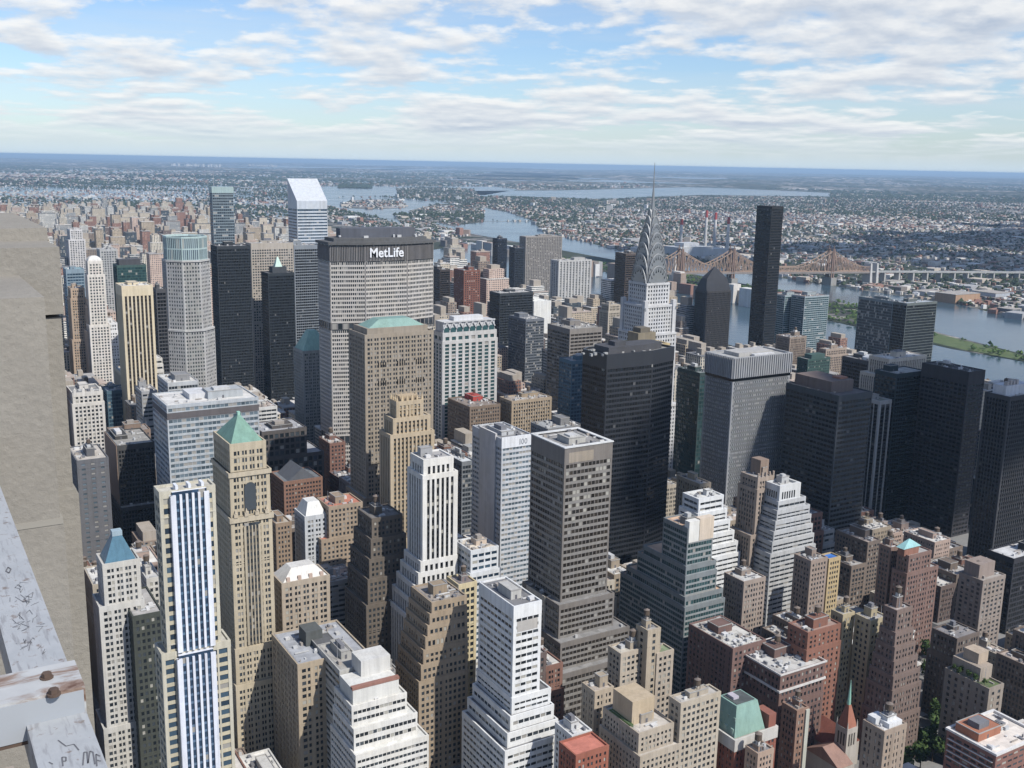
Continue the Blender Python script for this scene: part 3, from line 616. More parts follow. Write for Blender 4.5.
build_each(m,'pinnacle',wallmat((.47,.37,.24)),r)
addbox(r,'bulkhead',.15,.2,.85,.85,z,z+4,(.40,.31,.2))
r=B(T,'white deco tower striped by black vertical window slots','white tower with black slots',424,461,412,452,148,600,'pier',(.70,.68,.63),[(139,1.2,1.5,2.2,2),(86,2.6,1.7,2.3,4),(79,4.2,1.9,2.4,6),(71,6,2.1,2.5,8),(62,8,2.3,2.6,10),(52,10,2.5,2.7,12)],sp=(.03,.03,.03),st=dict(bay=3.3,pw=.46,dp=.7,sp=.4,top=4.5,gl='black',cw=1.5),clut=.8,cat='tower',mincol=(.3,.3,.3))
r=B(T,'pale grey slab with the number 100 high on its white top band','pale grey slab numbered 100',502,440,473,533,138,560,'ribbon',(.46,.47,.48),st=dict(bay=2.6,pw=.12,fl=3.6,sp=.5,gl='pale',top=6),roof=(.2,.2,.2),cat='tower',clut=1.6,tanks=False)
a,b,c,d,z=frame(r); m=MB(); dd=d-b
m.box(a-1.2,b+dd*.17,20,a+.2,b+dd*.72,z+3); m.build('blank_wall',wallmat((.50,.48,.46)),r)
m=MB(); m.box(a-.5,b-.62,z-6,c+.2,b+.3,z+1.6); m.build('top_band',wallmat((.68,.69,.70)),r)
m=MB(); X=a+(c-a)*.55; yy=b-.72
m.box(X,yy,z-4.6,X+.7,b-.6,z-.6)
for q in (1.5,4.1):
    cxn,czn=X+q+.9,z-2.6
    for k in range(16):
        t0,t1=6.2832*k/16,6.2832*(k+1)/16
        m.face([(cxn+1.1*math.cos(t0),yy,czn+2*math.sin(t0)),(cxn+1.1*math.cos(t1),yy,czn+2*math.sin(t1)),(cxn+.55*math.cos(t1),yy,czn+1.4*math.sin(t1)),(cxn+.55*math.cos(t0),yy,czn+1.4*math.sin(t0))])
m.build('number_sign',wallmat((.22,.23,.25)),r)
r=B(T,'brown grey office tower with a flat white rimmed roof and ribbon floors','brown ribbon tower with white rim',565,450,532,612,162,650,'grid',(.165,.148,.132),[(70,4,5,2,0),(50,7,12,9,0),(34,10,18,12,0)],sp=(.20,.188,.172),st=dict(bay=2.7,pw=.16,sp=.42,dp=.24,ds=.3,top=9,fl=3.9,gl='bronze'),roof=(.22,.215,.21),cat='tower',clut=1.8,tanks=False,mincol=(.4,.39,.36))
a,b,c,d,z=frame(r); m=MB(); m.ring(offset(rect(a,b,c,d),.8),offset(rect(a,b,c,d),-1.6),z+.9,z+1.5); m.build('coping',wallmat((.62,.62,.60)),r)
m=MB(); m.box(a+(c-a)*.08,b-.44,z-8,a+(c-a)*.6,b-.38,z-2); m.build('louver',wallmat((.27,.23,.18)),r)
# black faceted tower
hb=188.; pa=at(607,357,hb); pb=(pa[0]+ext(*pa,hb,0,653),pa[1])
k=ext(*pa,hb,1,585.5); pc=(pa[0]-2,pa[1]+k); k=ext(*pb,hb,2,674); pd=(pb[0]+k,pb[1]+.3*k)
lowz=hb-4
poly=[pc,pa,pb,pd,(pd[0]-3,pd[1]+20),(pd[0]-14,pc[1]+6),(pc[0]+8,pc[1]+6)]
root=empty('skyscraper',(sum(p[0] for p in poly)/7,sum(p[1] for p in poly)/7,0),'black faceted glass tower with sharp notched corners, the largest black mass','skyscraper')
st=dict(ST['black']); st.update(bay=2.4,fl=3.7,sp=.4,pw=.1,ds=.22,dp=.14,gl='black',top=9)
Wm,Gm=MB(),MB()
for i in range(7): wallface(Wm,Wm,Gm,poly[i],poly[(i+1)%7],0,hb,st,False)
Wm.ring(offset(poly,.3),offset(poly,-.8),hb-9,hb+1.6)
Wm.build('wall',wallmat((.026,.028,.033),.35,.1,.5),root); g=Gm.build('glazing',glassmat('black'),root); g['kind']='stuff'
m=MB(); m.prism(offset(poly,-.6),hb-.5,hb,0,False); m.build('roof',roofmat((.22,.215,.2)),root)
m=MB(); q=offset(poly,-7); m.prism(q,hb,hb+5,0,False); m.box(q[1][0]+8,q[1][1]+4,hb+5,q[1][0]+18,q[1][1]+12,hb+8); m.build('bulkhead',wallmat((.06,.06,.065)),root)
m=MB(); rnd=random.Random(5)
for k in range(22):
    X=pa[0]-10+rnd.random()*60; Y=pa[1]+2+rnd.random()*20; m.box(X,Y,hb,X+rnd.uniform(1,3),Y+2,hb+rnd.uniform(.6,2))
build_each(m,'rooftop_unit',wallmat((.3,.3,.29)),root)
# pale ledges of the notches at the corners
m=MB(); m.box(pb[0]-1,pb[1]-.42,hb-10.5,pb[0]+.2,pb[1]+.4,hb-8.5); m.box(pa[0]-.42,pa[1]+2,hb-10.5,pa[0]+.3,pa[1]+k*.2+8,hb-8.8); build_each(m,'notch_ledge',wallmat((.24,.235,.22)),root)
FOOT.append((pc[0],pa[1],pd[0],pc[1]+8)); protect([(X,Y,z) for X,Y in poly for z in (0,hb)],705,560); HEROES.append(('black faceted tower',630,350,root,705))
r=B(T,'pale latticed tower with green glass and a zigzag top, right of the lettered slab','pale latticed green glass tower',443,334,434,496,158,395,'pier',(.45,.44,.42),[(150,.8,.8,.8,1)],st=dict(gl='teal',bay=7,pw=.4,sp=.28,dp=.5,ds=.2,top=5),cat='tower',win=False,roof=(.35,.36,.37))
a,b,c,d,z=frame(r); m=MB(); m.prism(rect(a+1,b+1.4,c-1,d-1),z,z+11); n=8; w=(c-a-2)/n
for k in range(n):
    X=a+1+k*w; m.bar((X,b+.6,z+4.5),(X+w/2,b+.6,z+10.5),1.0); m.bar((X+w/2,b+.6,z+10.5),(X+w,b+.6,z+4.5),1.0)
m.bar((a+1,b+.6,z+11),(c-1,b+.6,z+11),1.2); m.build('zigzag_crown',wallmat((.48,.48,.48)),r); addbox(r,'bulkhead',.25,.3,.8,.8,z+11,z+15,(.5,.5,.5))
m=MB()
for k in range(n): m.box(a+1.8+k*w,b+.9,z+1,a+.4+(k+1)*w,b+1.35,z+5.5)
m.build('crown_window',glassmat('teal',1),r)
B(O,'red brown brick slab right of the lettered slab','red brown slab',464,271,449,480,150,312,'punch',(.20,.085,.06),dep=34,roof=DROOF,st=dict(bay=3.4,pw=.4))
B(O,'dark brown slab wedged between the lettered and red brown slabs','dark brown slab',440,270,433,450,142,312,'black',(.05,.042,.04),dep=30)
B(T,'slim blue black glass tower near the river','slim blue black tower',498,239,491,507,150,278,'black',(.02,.025,.04),dep=24,cat='tower')
B(T,'shorter blue black tower just right of the slim one','shorter blue black tower',515,248,510,524,140,288,'black',(.03,.035,.045),dep=24,cat='tower')
B(A_,'wide grey brown apartment slab with vertical balcony stripes','wide grey brown apartment slab',526,237,522,562,140,288,'pier',(.24,.215,.19),dep=30,cat='building',roof=(.3,.29,.27),st=dict(bay=5,gl='dark'))
B(A_,'pale grey apartment slab with broad vertical ribs','pale grey ribbed apartment slab',559,261,554,591,122,305,'pier',(.40,.39,.37),dep=28,st=dict(bay=8,pw=.5,dp=1.2))
r=B(T,'dark glass tower with a lower grey neighbour, left of the blank white wall','dark glass tower by the blank wall',500,294,497,533,132,345,'black',(.035,.04,.045),dep=30,cat='tower')
B(O,'grey glass block with a paler notched top, below the dark glass tower','grey notched glass block',526,320,509,544,120,385,'curtain',(.14,.15,.165),roof=(.25,.25,.25),cat='building',st=dict(gl='dark',sp=.4))
B(O,'narrow block showing one blank bright white wall','blank white walled block',534,302,522,551,112,335,'punch',(.74,.73,.68),st=dict(pw=.98,sp=.98),roof=(.6,.6,.56),clut=.4,cat='building')
B(T,'grey brown tower with close horizontal bands behind the blue glass block','grey brown banded tower',570,330,548,602,142,412,'blackrib',(.20,.18,.16),st=dict(sp=.42,gl='bronze',bay=5),roof=(.25,.24,.22),cat='tower',clut=1.8)
B(O,'blue glass block tucked behind the left edge of the black faceted tower','blue glass block',572,362,564,590,128,432,'curtain',(.08,.14,.18),st=dict(gl='blue',bay=3.8,pw=.14),cat='building',dep=22,roof=(.3,.3,.3))
r=B(T,'golden ribbed crown of a tower peeping over the black faceted tower','golden ribbed crown tower',636,347,628,668,172,352,'deco',(.44,.34,.18),[(158,2,2,2,2)],dep=26,clut=0,cat='tower',st=dict(dp=1.2,bay=2.6,pw=.5,sp=.2,fl=9),win=False)
addbox(r,'attic',.2,.25,.75,.8,172,182,(.2,.17,.12)); addbox(r,'bulkhead',.3,.3,.6,.7,182,186,(.13,.115,.09))
B(O,'beige block with a stepped top left of the silver spired tower','beige stepped block',609,305,602,620,118,332,'deco',(.375,.325,.255),[(108,2,2,2,2)],win=False)
B(T,'tall brown slab standing directly left of the silver spired tower','tall brown slab',626,254,622,640,172,332,'black',(.085,.065,.055),dep=30,cat='tower')
# ---------------- silver spired tower
zs=.0; d0=ray(648.5,300); d0=d0/ math.hypot(d0.x,d0.y); cx,cy=d0.x*985,d0.y*985
root=empty('skyscraper',(cx,cy,0),'silver spired art deco skyscraper with arched sunburst crown and needle','skyscraper')
st=dict(ST['grid']); st.update(bay=3.0,pw=.5,sp=.45,fl=3.6,dp=.35,ds=.3,top=2,cw=1)
Wm,Gm=MB(),MB()
for hw,z0,z1 in ((23,0,100),(19,100,168),(17,168,194),(13.2,194,214)):
    p=rect(cx-hw,cy-hw,cx+hw,cy+hw)
    for i in range(4): wallface(Wm,Wm,Gm,p[i],p[(i+1)%4],z0,z1,st,True)
    Wm.ring(offset(p,.45),offset(p,-4),z1-1.5,z1+.6)
for sx in (-1,1):
    for sy in (-1,1): Wm.box(cx+sx*16.5-2,cy+sy*16.5-2,168,cx+sx*16.5+2,cy+sy*16.5+2,199)
Wm.build('wall',wallmat((.46,.455,.445),.75),root); g=Gm.build('glazing',glassmat('dark'),root); g['kind']='stuff'
steel=wallmat((.30,.305,.30),.4,.12,.5,.6); m=MB(); B2=MB()
lev=[(12.4,194,230),(11.1,208,241),(9.7,221,251),(8.1,233,260),(6.4,244,268),(4.7,253,275),(3.1,261,281)]
for k,(hw,zb,zt) in enumerate(lev):
    N=12; a_=zt-zb; sh=zb+a_*.22
    pts=[(-hw,zb)]+[(-hw*math.cos(math.pi*i/N),sh+(zt-sh)*math.sin(math.pi*i/N)**.9) for i in range(N+1)]+[(hw,zb)]
    dep=hw*1.03
    for ax in (0,1):
        P=lambda s,t,z: (cx+s,cy+t,z) if ax==0 else (cx+t,cy+s,z)
        for sg in (-1,1): m.face([P(s,sg*dep,z) for s,z in pts])
        for (s0,z0),(s1,z1) in zip(pts,pts[1:]): m.face([P(s0,-dep,z0),P(s1,-dep,z1),P(s1,dep,z1),P(s0,dep,z0)])
        D=MB()
        for i in range(1,N if k<5 else 1):                                     # triangular windows fanned along each arch
            t=math.pi*i/N; r_=.80; s=-hw*math.cos(t)*r_; z=sh+(zt-sh)*math.sin(t)**.9*r_; w=hw*.06
            dx,dz=math.sin(t)*w,math.cos(t)*w
            tip=(-hw*math.cos(t)*.95,sh+(zt-sh)*math.sin(t)**.9*.95)
            D.face([P(s-dx,-dep-.06,z-dz),P(s+dx,-dep-.06,z+dz),P(tip[0],-dep-.06,tip[1])])
        if D.f: D.build('crown_window',glassmat('dark',0),root)
        for (s0,z0),(s1,z1) in zip(pts[1:-1],pts[2:-1]):           # bright arch rims
            B2.face([P(s0,-dep-.4,z0+.5),P(s1,-dep-.4,z1+.5),P(s1,-dep+.4,z1+.5),P(s0,-dep+.4,z0+.5)])
            B2.face([P(s0,-dep-.4,z0-.5),P(s1,-dep-.4,z1-.5),P(s1,-dep-.4,z1+.5),P(s0,-dep-.4,z0+.5)])
m.build('crown',steel,root); B2.build('arch_rim',wallmat((.38,.385,.38),.45,.1,.5,.4),root)
m=MB()
for z0,z1,r0_,r1_ in ((278,286,2.4,1.7),(286,297,1.6,.9),(297,309,.85,.45),(309,323,.42,.2)): m.cyl(cx,cy,z0,z1,r0_,r1_,8)
m.build('spire',steel,root)
m=MB()
for sx in (-1,1):
    for sy in (-1,1): X,Y=cx+sx*17.5,cy+sy*17.5; m.cyl(X,Y,190,193,1.4,1.1,8); m.bar((X,Y,192),(X+sx*3.2,Y+sy*3.2,193),1.1)
build_each(m,'gargoyle',steel,root)
FOOT.append((cx-23,cy-23,cx+23,cy+23)); protect([(cx+a,cy+b,z) for a in (-19,19) for b in (-19,19) for z in (0,195)],960,340); protect([(cx+a,cy+b,z) for a in (-12,12) for b in (-12,12) for z in (190,280)],960,340); HEROES.append(('silver spired skyscraper',650,300,root,960))
# ---------------- right of centre
r=B(T,'dark tower tapering to a pointed roof, left of the tall black monolith','dark pointed tower',706,292,698,731,118,350,'pier',(.045,.042,.042),dep=26,clut=0,cat='tower',st=dict(bay=3,gl='black'))
a,b,c,d,z=frame(r); m=MB(); p=rect(a,b,c,d); q=offset(p,-3.2); q2=offset(p,-6); cxx,cyy=(a+c)/2,(b+d)/2
m.taper(p,z,q,z+12,0); m.taper(q,z+12,q2,z+21); m.taper(q2,z+21,rect(cxx-.6,cyy-.6,cxx+.6,cyy+.6),z+40); m.build('pointed_roof',wallmat((.03,.03,.034),.5),r)
B('skyscraper','tall plain black monolith tower standing alone near the bridge','tall black monolith',772,207,754,788,262,345,'black',(.022,.022,.024),dep=32,wid=24,cat='skyscraper',clut=0,st=dict(bay=3,fl=4.2,sp=.3,top=3,gl='black'),roof=DROOF)
r=B(T,'grey steel slab with a ribbed crown above an open dark floor','grey steel slab with ribbed crown',734,360,707,791,172,505,'punch',(.27,.275,.28),st=dict(bay=2.4,pw=.55,sp=.5,fl=3.7,top=1,ds=.28,dp=.28),roof=(.33,.33,.32),cat='tower',clut=0,win=False)
a,b,c,d,z=frame(r); m=MB(); p=rect(a,b,c,d)
m.ring(offset(p,.9),offset(p,-.8),z-15,z+1.5)
n=26
for k in range(n+1):
    X=a+(c-a)*k/n; m.box(X-.35,b-1.7,z-15,X+.35,b-.88,z+1.2)
for k in range(17):
    Y=b+(d-b)*k/16; m.box(a-1.7,Y-.35,z-15,a-.88,Y+.35,z+1.2)
m.build('ribbed_crown',wallmat((.29,.293,.295)),r); m=MB(); m.ring(offset(p,.45),offset(p,-.5),z-17.4,z-15.1); m.build('open_floor',glassmat('black',0),r)
addbox(r,'bulkhead',.2,.25,.8,.8,z,z+3,(.36,.35,.33)); addbox(r,'rooftop_unit',.4,.1,.75,.22,z,z+2,(.5,.5,.5))
B(T,'dark teal slab showing between the black faceted tower and the grey steel slab','dark teal slab',700,374,678,712,140,475,'curtain',(.04,.06,.06),st=dict(gl='teal',sp=.3),cat='tower',roof=(.2,.22,.22),dep=30)
r=B(T,'dark banded office slab with a brown penthouse, right of the grey steel slab','dark banded slab with brown penthouse',839,397,780,872,152,500,'blackrib',(.055,.06,.065),dep=54,st=dict(sp=.44,bay=3.6,gl='black',top=4),roof=(.12,.11,.11),cat='tower',clut=.6,tanks=False)
addbox(r,'penthouse',.12,.22,.78,.92,152,161,(.15,.115,.10)); addbox(r,'rooftop_unit',.5,.3,.72,.45,161,162.5,(.32,.16,.11))
r=B(T,'dark green glass slab of the riverside pair, left half','left riverside green slab',893,302,859,900,152,345,'curtain',(.15,.185,.195),st=dict(gl='dark',pw=.08,sp=.2),wid=14,cat='tower',roof=(.16,.17,.18),clut=.4,tanks=False)  # paler than its twin: sky reflection put into the wall colour
r=B(T,'dark green glass slab of the riverside pair, right half','right riverside green slab',907,304,893,937,152,392,'curtain',(.11,.125,.12),st=dict(gl='black',pw=.08,sp=.2),cat='tower',roof=(.3,.33,.36),clut=.4,tanks=False)
B(O,'teal and white banded glass tower on the riverbank','teal and white banded riverbank tower',805,297,796,829,110,352,'ribbon',(.30,.34,.35),st=dict(gl='teal',sp=.34),dep=30,roof=(.22,.17,.15),cat='tower')
B(O,'teal banded glass tower half hidden behind the tall black monolith','half hidden teal banded tower',785,296,776,803,108,340,'ribbon',(.28,.33,.34),st=dict(gl='teal',sp=.34),dep=26,cat='tower',roof=(.22,.18,.16))
B(O,'brown stone block with chimney like bulkheads below the teal banded tower','brown bulkheaded block',790,338,772,806,104,360,'deco',(.24,.19,.15),win=False,dep=24)
r=B(O,'small dark green ornamented block with round gables','dark green gabled block',808,360,804,830,104,372,'punch',(.04,.075,.065),dep=16,clut=0,win=False)
addbox(r,'gable',.2,.1,.8,.8,104,109,(.05,.09,.08))
B(A_,'tan apartment block with a taller middle left of the riverside green slabs','tan mid rise by the river',826,350,820,846,98,368,'deco',(.29,.23,.18),[(90,3,1,3,2)],win=False)
r=B(O,'dark roofed slab with a white rooftop dish box','dark slab with white dish',868,362,850,887,126,392,'black',(.08,.075,.075),dep=34,roof=(.2,.2,.2),clut=.3,tanks=False)
a,b,c,d,z=frame(r); m=MB(); m.cyl(a+12,b+10,z,z+3,6,6,14); m.cyl(a+12,b+10,z+3,z+5,6,2,14); m.build('dish_box',wallmat((.66,.66,.64)),r)
B(T,'cream tower of close vertical ribs stepping up behind the dark towers','cream close ribbed tower',889,360,886,926,134,410,'pier',(.50,.44,.36),[(118,9,2,2,2)],sp=(.2,.18,.15),dep=24,st=dict(bay=2.7,pw=.5,sp=.5),cat='tower',roof=(.5,.48,.44),clut=.8,tanks=False,win=False)
B(T,'narrow dark block with thin white vertical strips','narrow white stripped block',880,402,872,891,118,505,'pier',(.36,.35,.33),sp=(.03,.03,.032),st=dict(bay=5,pw=.16,gl='black',sp=.4),dep=22,cat='tower',roof=(.2,.2,.16),clut=.2,tanks=False)
B(T,'dark teal glass slab pressed against the left side of the big black slab','dark teal pressed slab',897,375,889,926,140,545,'black',(.03,.045,.05),st=dict(gl='black',bay=3.2),dep=24,cat='tower',roof=(.3,.3,.28),clut=.2,tanks=False)
r=B(T,'big black office slab with window grid and roof rim, second from the right edge','big black gridded slab',969,373,916,989,150,582,'blackrib',(.045,.042,.045),st=dict(bay=4.2,pw=.22,sp=.46,fl=4.0,top=11,gl='black'),dep=48,wid=22,cat='tower',roof=(.07,.07,.07),clut=1.4,tanks=False,mincol=(.07,.07,.07))
r=B(T,'black ribbed tower cut by the right edge with white machinery on top','black ribbed tower at the edge',1010,398,986,1060,150,560,'pier',(.045,.045,.048),sp=(.03,.03,.032),st=dict(bay=2.6,pw=.3,gl='black'),cat='tower',roof=(.4,.4,.38),clut=.5,tanks=False)
addbox(r,'machinery_house',.03,.25,.5,.8,150,158,(.6,.6,.6))
m=MB(); a,b,c,d,z=frame(r)
for k in range(4): m.box(a+4+k*4,b+6,158,a+6+k*4,b+9,161+k%2)
build_each(m,'rooftop_unit',wallmat((.4,.36,.33)),r)
# ---------------- near right and centre
r=B(O,'green glass ziggurat office block with tan terraces','green glass ziggurat',688,530,664,713,112,655,'ribbon',(.17,.185,.185),[(89,.7,.9,3,17),(83,1.1,1.4,3.6,22),(71,2.4,3.6,7.5,31),(65,3,4.6,8.6,36)],st=dict(gl='teal',fl=3.4,sp=.36,ds=.25,bay=2,pw=.12),sp=(.25,.265,.26),roof=(.48,.33,.23),clut=.8,tanks=False,win=False)
addbox(r,'bulkhead',.45,-.02,1.02,.18,104,117.5,(.55,.46,.36)); addbox(r,'white_panel',.02,-.03,.42,.16,104,117,(.68,.66,.6))
r=B(A_,'white ziggurat of strip windows and terraces with a square white cap','white terraced ziggurat',780,488,770,799,108,600,'ribbon',(.42,.42,.41),[(98,1.5,1,6,2),(92,3,2,9.5,3),(85,4.5,2.6,11,4),(78,6,3.2,12.5,4),(71,7.2,3.8,14,5),(63,9,4.6,15.5,6)],st=dict(sp=.56,fl=3.3),roof=(.45,.45,.43),clut=.6,dep=13)
a,b,c,d,z=frame(r); m=MB(); m.ring(offset(rect(a,b,c,d),.9),offset(rect(a,b,c,d),-1),z-11,z+1.6); m.build('cap_wall',wallmat((.60,.60,.58)),r)
m=MB()
for k in range(6): m.box(a+1.5+k*2.2,b-1,z-8,a+2.6+k*2.2,b-.92,z-3)
for k in range(5): m.box(a-1,b+1.5+k*2,z-8,a-.92,b+2.6+k*2,z-3)
build_each(m,'slot_window',glassmat('dark',0),r)
r=B(A_,'white stepped apartment block with shadowed balconies, left of the ribbed stone tower','white balconied stepped block',699,500,686,722,100,570,'ribbon',(.62,.62,.60),[(90,1,1,3,2),(82,1.5,2,5.5,3),(74,2,3,9,3),(66,2.5,4,12,4),(58,3,5,14,4)],st=dict(sp=.5,fl=3.4,ds=.9),roof=(.5,.5,.48),dep=15,win=False)
B(T,'slender ribbed stone tower with a tall side pier on its roof','slender ribbed stone tower',758,479,742,773,112,560,'deco',(.31,.25,.20),[(104,.8,.8,.8,1),(72,5,2,3,2)],st=dict(bay=2.8,pw=.4,sp=.4),cat='tower',clut=.2,tanks=False)
rr=HEROES[-1][3]; addbox(rr,'stair_tower',.45,.3,1.0,.9,112,123,(.24,.18,.14)); a,b,c,d,z=frame(rr); m=MB()
for k in range(5): X=a+(c-a)*k/4; m.box(X-.5,b-.7,z,X+.5,b+.3,z+4); 
build_each(m,'pinnacle',wallmat((.33,.27,.22)),rr)
B(A_,'tan brick block with many white vents on its roof','tan block with white vents',744,583,725,765,72,635,'punch',(.29,.235,.195),roof=(.45,.44,.42),clut=2.2)
B(A_,'tan brick block with a dark roof before the white terraced ziggurat','tan block before the ziggurat',811,562,795,827,74,610,'punch',(.27,.21,.17),roof=(.28,.27,.26),clut=2)
r=B(A_,'narrow yellow brick slab capped by a blue tarpaulin','narrow yellow slab with blue cap',829,560,824,840,70,605,'punch',(.38,.29,.16),roof=(.05,.15,.42),clut=0,win=False)
B(A_,'twin brown apartment tower, left shaft','left brown twin shaft',891,549,880,899,74,630,'punch',(.19,.13,.105),roof=(.25,.2,.18))
r=B(A_,'brown apartment shaft beside a turquoise pyramid capped tower','brown shaft with turquoise pyramid',909,557,898,931,74,625,'punch',(.18,.115,.095),[(62,1,.5,8,2)],clut=0)
addbox(r,'cap_tower',-.1,.25,.55,.85,74,79,(.24,.12,.085)); a,b,c,d,z=frame(r); w=c-a; e=d-b; m=MB(); m.taper(rect(a-w*.16,b+e*.2,a+w*.62,b+e*.92),79,rect(a+w*.2,b+e*.52,a+w*.26,b+e*.6),84); m.build('pyramid_roof',wallmat((.25,.43,.42),.5),r)
r=B(A_,'broad grey brown setback block with a stone penthouse','grey brown setback block',983,582,960,1005,56,640,'punch',(.24,.20,.17),st=dict(bay=3.8),roof=(.3,.28,.26),clut=.5)
addbox(r,'penthouse',.05,.25,.75,.9,56,66,(.25,.20,.17))
B(O,'low dark glass block with a pale rim at the right edge','low dark glass block',1014,560,998,1050,56,625,'black',(.03,.03,.035),roof=(.45,.45,.45),dep=20,win=False,clut=.5)
r=B(A_,'big dark brick block with white cornices and a cluttered pale roof','big dark brick block',780.6,676,733,824.5,58,745,'punch',(.15,.095,.08),[(40,.2,.2,.2,.2)],st=dict(bay=3.0,sp=.5),roof=(.42,.41,.39),clut=4,dep=34)
a,b,c,d,z=frame(r); m=MB(); m.ring(offset(rect(a,b,c,d),1.0),offset(rect(a,b,c,d),.2),z-9.5,z-8.3); m.ring(offset(rect(a,b,c,d),.9),offset(rect(a,b,c,d),.3),z+.3,z+1.2); m.build('cornice',wallmat((.50,.48,.45)),r)
B(A_,'rear wing of dark brick with roof gardens behind the big dark brick block','dark brick rear wing',733,650,705,765,64,700,'punch',(.16,.10,.085),st=dict(bay=3.0),roof=(.44,.43,.40),clut=3.5,dep=36)
r=B(A_,'red brick block with a pale green mansard roof','red brick block with green mansard',735,742,705,776,47,768,'punch',(.22,.085,.06),roof=(.35,.3,.27),clut=0)
a,b,c,d,z=frame(r); m=MB(); p=rect(a+1.6,b+2.2,a+(c-a)*.80,d-1); m.taper(p,z+.1,offset(p,-3.2),z+15); m.build('mansard_roof',wallmat((.21,.32,.27),.55),r)
m=MB(); q=offset(p,-4.2); m.prism(q,z+15,z+15.3); m.build('roof',roofmat((.08,.09,.09)),r); m=MB(); m.prism(rect(q[0][0]+1.5,q[0][1]+4,q[0][0]+5,q[0][1]+9),z+15.3,z+16.6); build_each(m,'rooftop_unit',wallmat((.4,.37,.4)),r)
m=MB()
for k in range(4):
    Y=p[0][1]+2.5+k*(p[2][1]-p[0][1]-5)/3; m.box(p[0][0]+.2,Y-.9,z+1,p[0][0]+2,Y+.9,z+4.2); m.box(p[0][0]+1.6,Y-.7,z+7.5,p[0][0]+2.6,Y+.7,z+9.5)
build_each(m,'dormer',wallmat((.26,.36,.31)),r)
m=MB(); m.ring(offset(rect(a,b,c,d),.75),offset(rect(a,b,c,d),-.3),z-5,z+1.2); m.build('white_band',wallmat((.46,.44,.40)),r)
addbox(r,'stair_tower',.82,.02,1.0,.45,z,z+8,(.22,.09,.065))
B(A_,'cream block with a white corner pilaster and long pale cornice','cream block with white corner',681,705,672,720,72,768,'punch',(.375,.325,.255),st=dict(bay=2.6),roof=(.38,.36,.33),clut=3)
r=B(A_,'cream stepped apartment block with a tall square penthouse','cream block with square penthouse',639,735,604,673,62,768,'punch',(.375,.32,.25),[(52,1,3,3,1)],roof=(.42,.39,.35),clut=.6)
addbox(r,'penthouse',.1,.3,.75,.85,62,74,(.40,.32,.22)); addbox(r,'roof_garden',.0,.25,.1,.85,62,63.4,(.06,.10,.03))
B(A_,'sandy twin apartment block, taller front shaft','sandy front shaft',621,655,609,645,72,715,'punch',(.38,.325,.255),roof=(.45,.42,.36),clut=1.2)
B(A_,'narrow sandy tower standing behind the sandy front shaft','narrow sandy tower',648,632,637,660,84,660,'punch',(.37,.31,.23),st=dict(bay=5,pw=.7),clut=.5)
B(A_,'sandy apartment shaft with a green terrace beside the narrow sandy tower','sandy terrace shaft',657,655,650,673,70,700,'punch',(.36,.305,.24),roof=(.2,.24,.15),clut=1.6)
B(A_,'low sandy block left of the cream stepped apartment block','low sandy block',595,693,583,613,62,722,'punch',(.36,.30,.225),roof=(.4,.35,.3),clut=1.6)
B(O,'brick block with a flat salmon red roof','salmon red roofed block',576,757,560,608,56,768,'punch',(.27,.10,.065),roof=(.42,.16,.12),clut=0,tanks=False)
B(O,'low white roofed block left of the low sandy block','low white roofed block',572,737,556,591,56,745,'punch',WHITE,roof=WROOF,clut=2)
B(A_,'orange red brick apartment tower with a stepped top','orange red brick tower',808,634,789,840,74,690,'punch',(.215,.105,.075),[(64,.6,.6,.6,1)],st=dict(bay=3.1),roof=(.28,.2,.17),clut=1.2)
B(A_,'narrow yellow brick tower, the left of two','left yellow brick tower',843,616,838,854,76,690,'punch',(.37,.31,.20),clut=.8)
B(A_,'yellow brick tower with grey shaded flank, the right of two','right yellow brick tower',871,622,856,887,76,690,'punch',(.38,.32,.21),clut=1.5)
r=B(A_,'brown wedding cake apartment tower with narrow top','brown wedding cake tower',897,612,888,912,90,745,'punch',(.17,.125,.105),[(78,.8,1,1.2,1),(70,1.2,1.8,3,2),(62,1.6,2.6,5,3),(54,2,3.4,7,4),(46,2.4,4,8.5,5),(30,2.8,4.4,9.5,6)],roof=(.32,.28,.26),clut=.5)
B(A_,'beige brick block with white penthouses on its roof','beige block with white penthouses',884.5,733,864,906,60,768,'punch',(.30,.235,.18),roof=(.55,.54,.52),clut=2,mincol=(.62,.62,.6))
rr=HEROES[-1][3]; addbox(rr,'penthouse',.3,.1,.9,.6,60,62.6,(.62,.62,.61)); addbox(rr,'penthouse',.1,.55,.55,.95,60,63.6,(.58,.58,.57))
r=B(A_,'modern brick block with white floor lines and a broad pale roof','modern brick block with pale roof',996,756,948,1042,46,768,'ribbon',(.20,.105,.085),st=dict(sp=.6,fl=3.2,ds=.2,bay=4.5,pw=.3),roof=(.60,.55,.50),dep=27,clut=1.6,mincol=(.30,.13,.08),tanks=False)
a,b,c,d,z=frame(r); m=MB()
for k in range(4): m.box(a-1.0,b+1,z-4-k*3.2,a-.3,d-1,z-3.7-k*3.2)
m.ring(offset(rect(a,b,c,d),.8),offset(rect(a,b,c,d),-.5),z+.2,z+1.3); m.build('white_trim',wallmat((.62,.6,.57)),r)
r=B(A_,'grey brown slab with a planted terrace and stepped penthouse','slab with planted terrace',989,690,946,1003,52,745,'punch',(.26,.22,.18),st=dict(bay=4,pw=.6),roof=(.10,.13,.06),clut=.2,tanks=False)
addbox(r,'penthouse',.25,.3,1.1,.95,52,60,(.30,.25,.20)); addbox(r,'penthouse',.5,.45,1.2,.8,60,66,(.36,.29,.22))
r=B(A_,'dark brown block overlooking the street trees','dark brown street block',957,640,933,979,54,700,'punch',(.12,.095,.08),[(40,0,2,4,2)],roof=(.2,.19,.19))
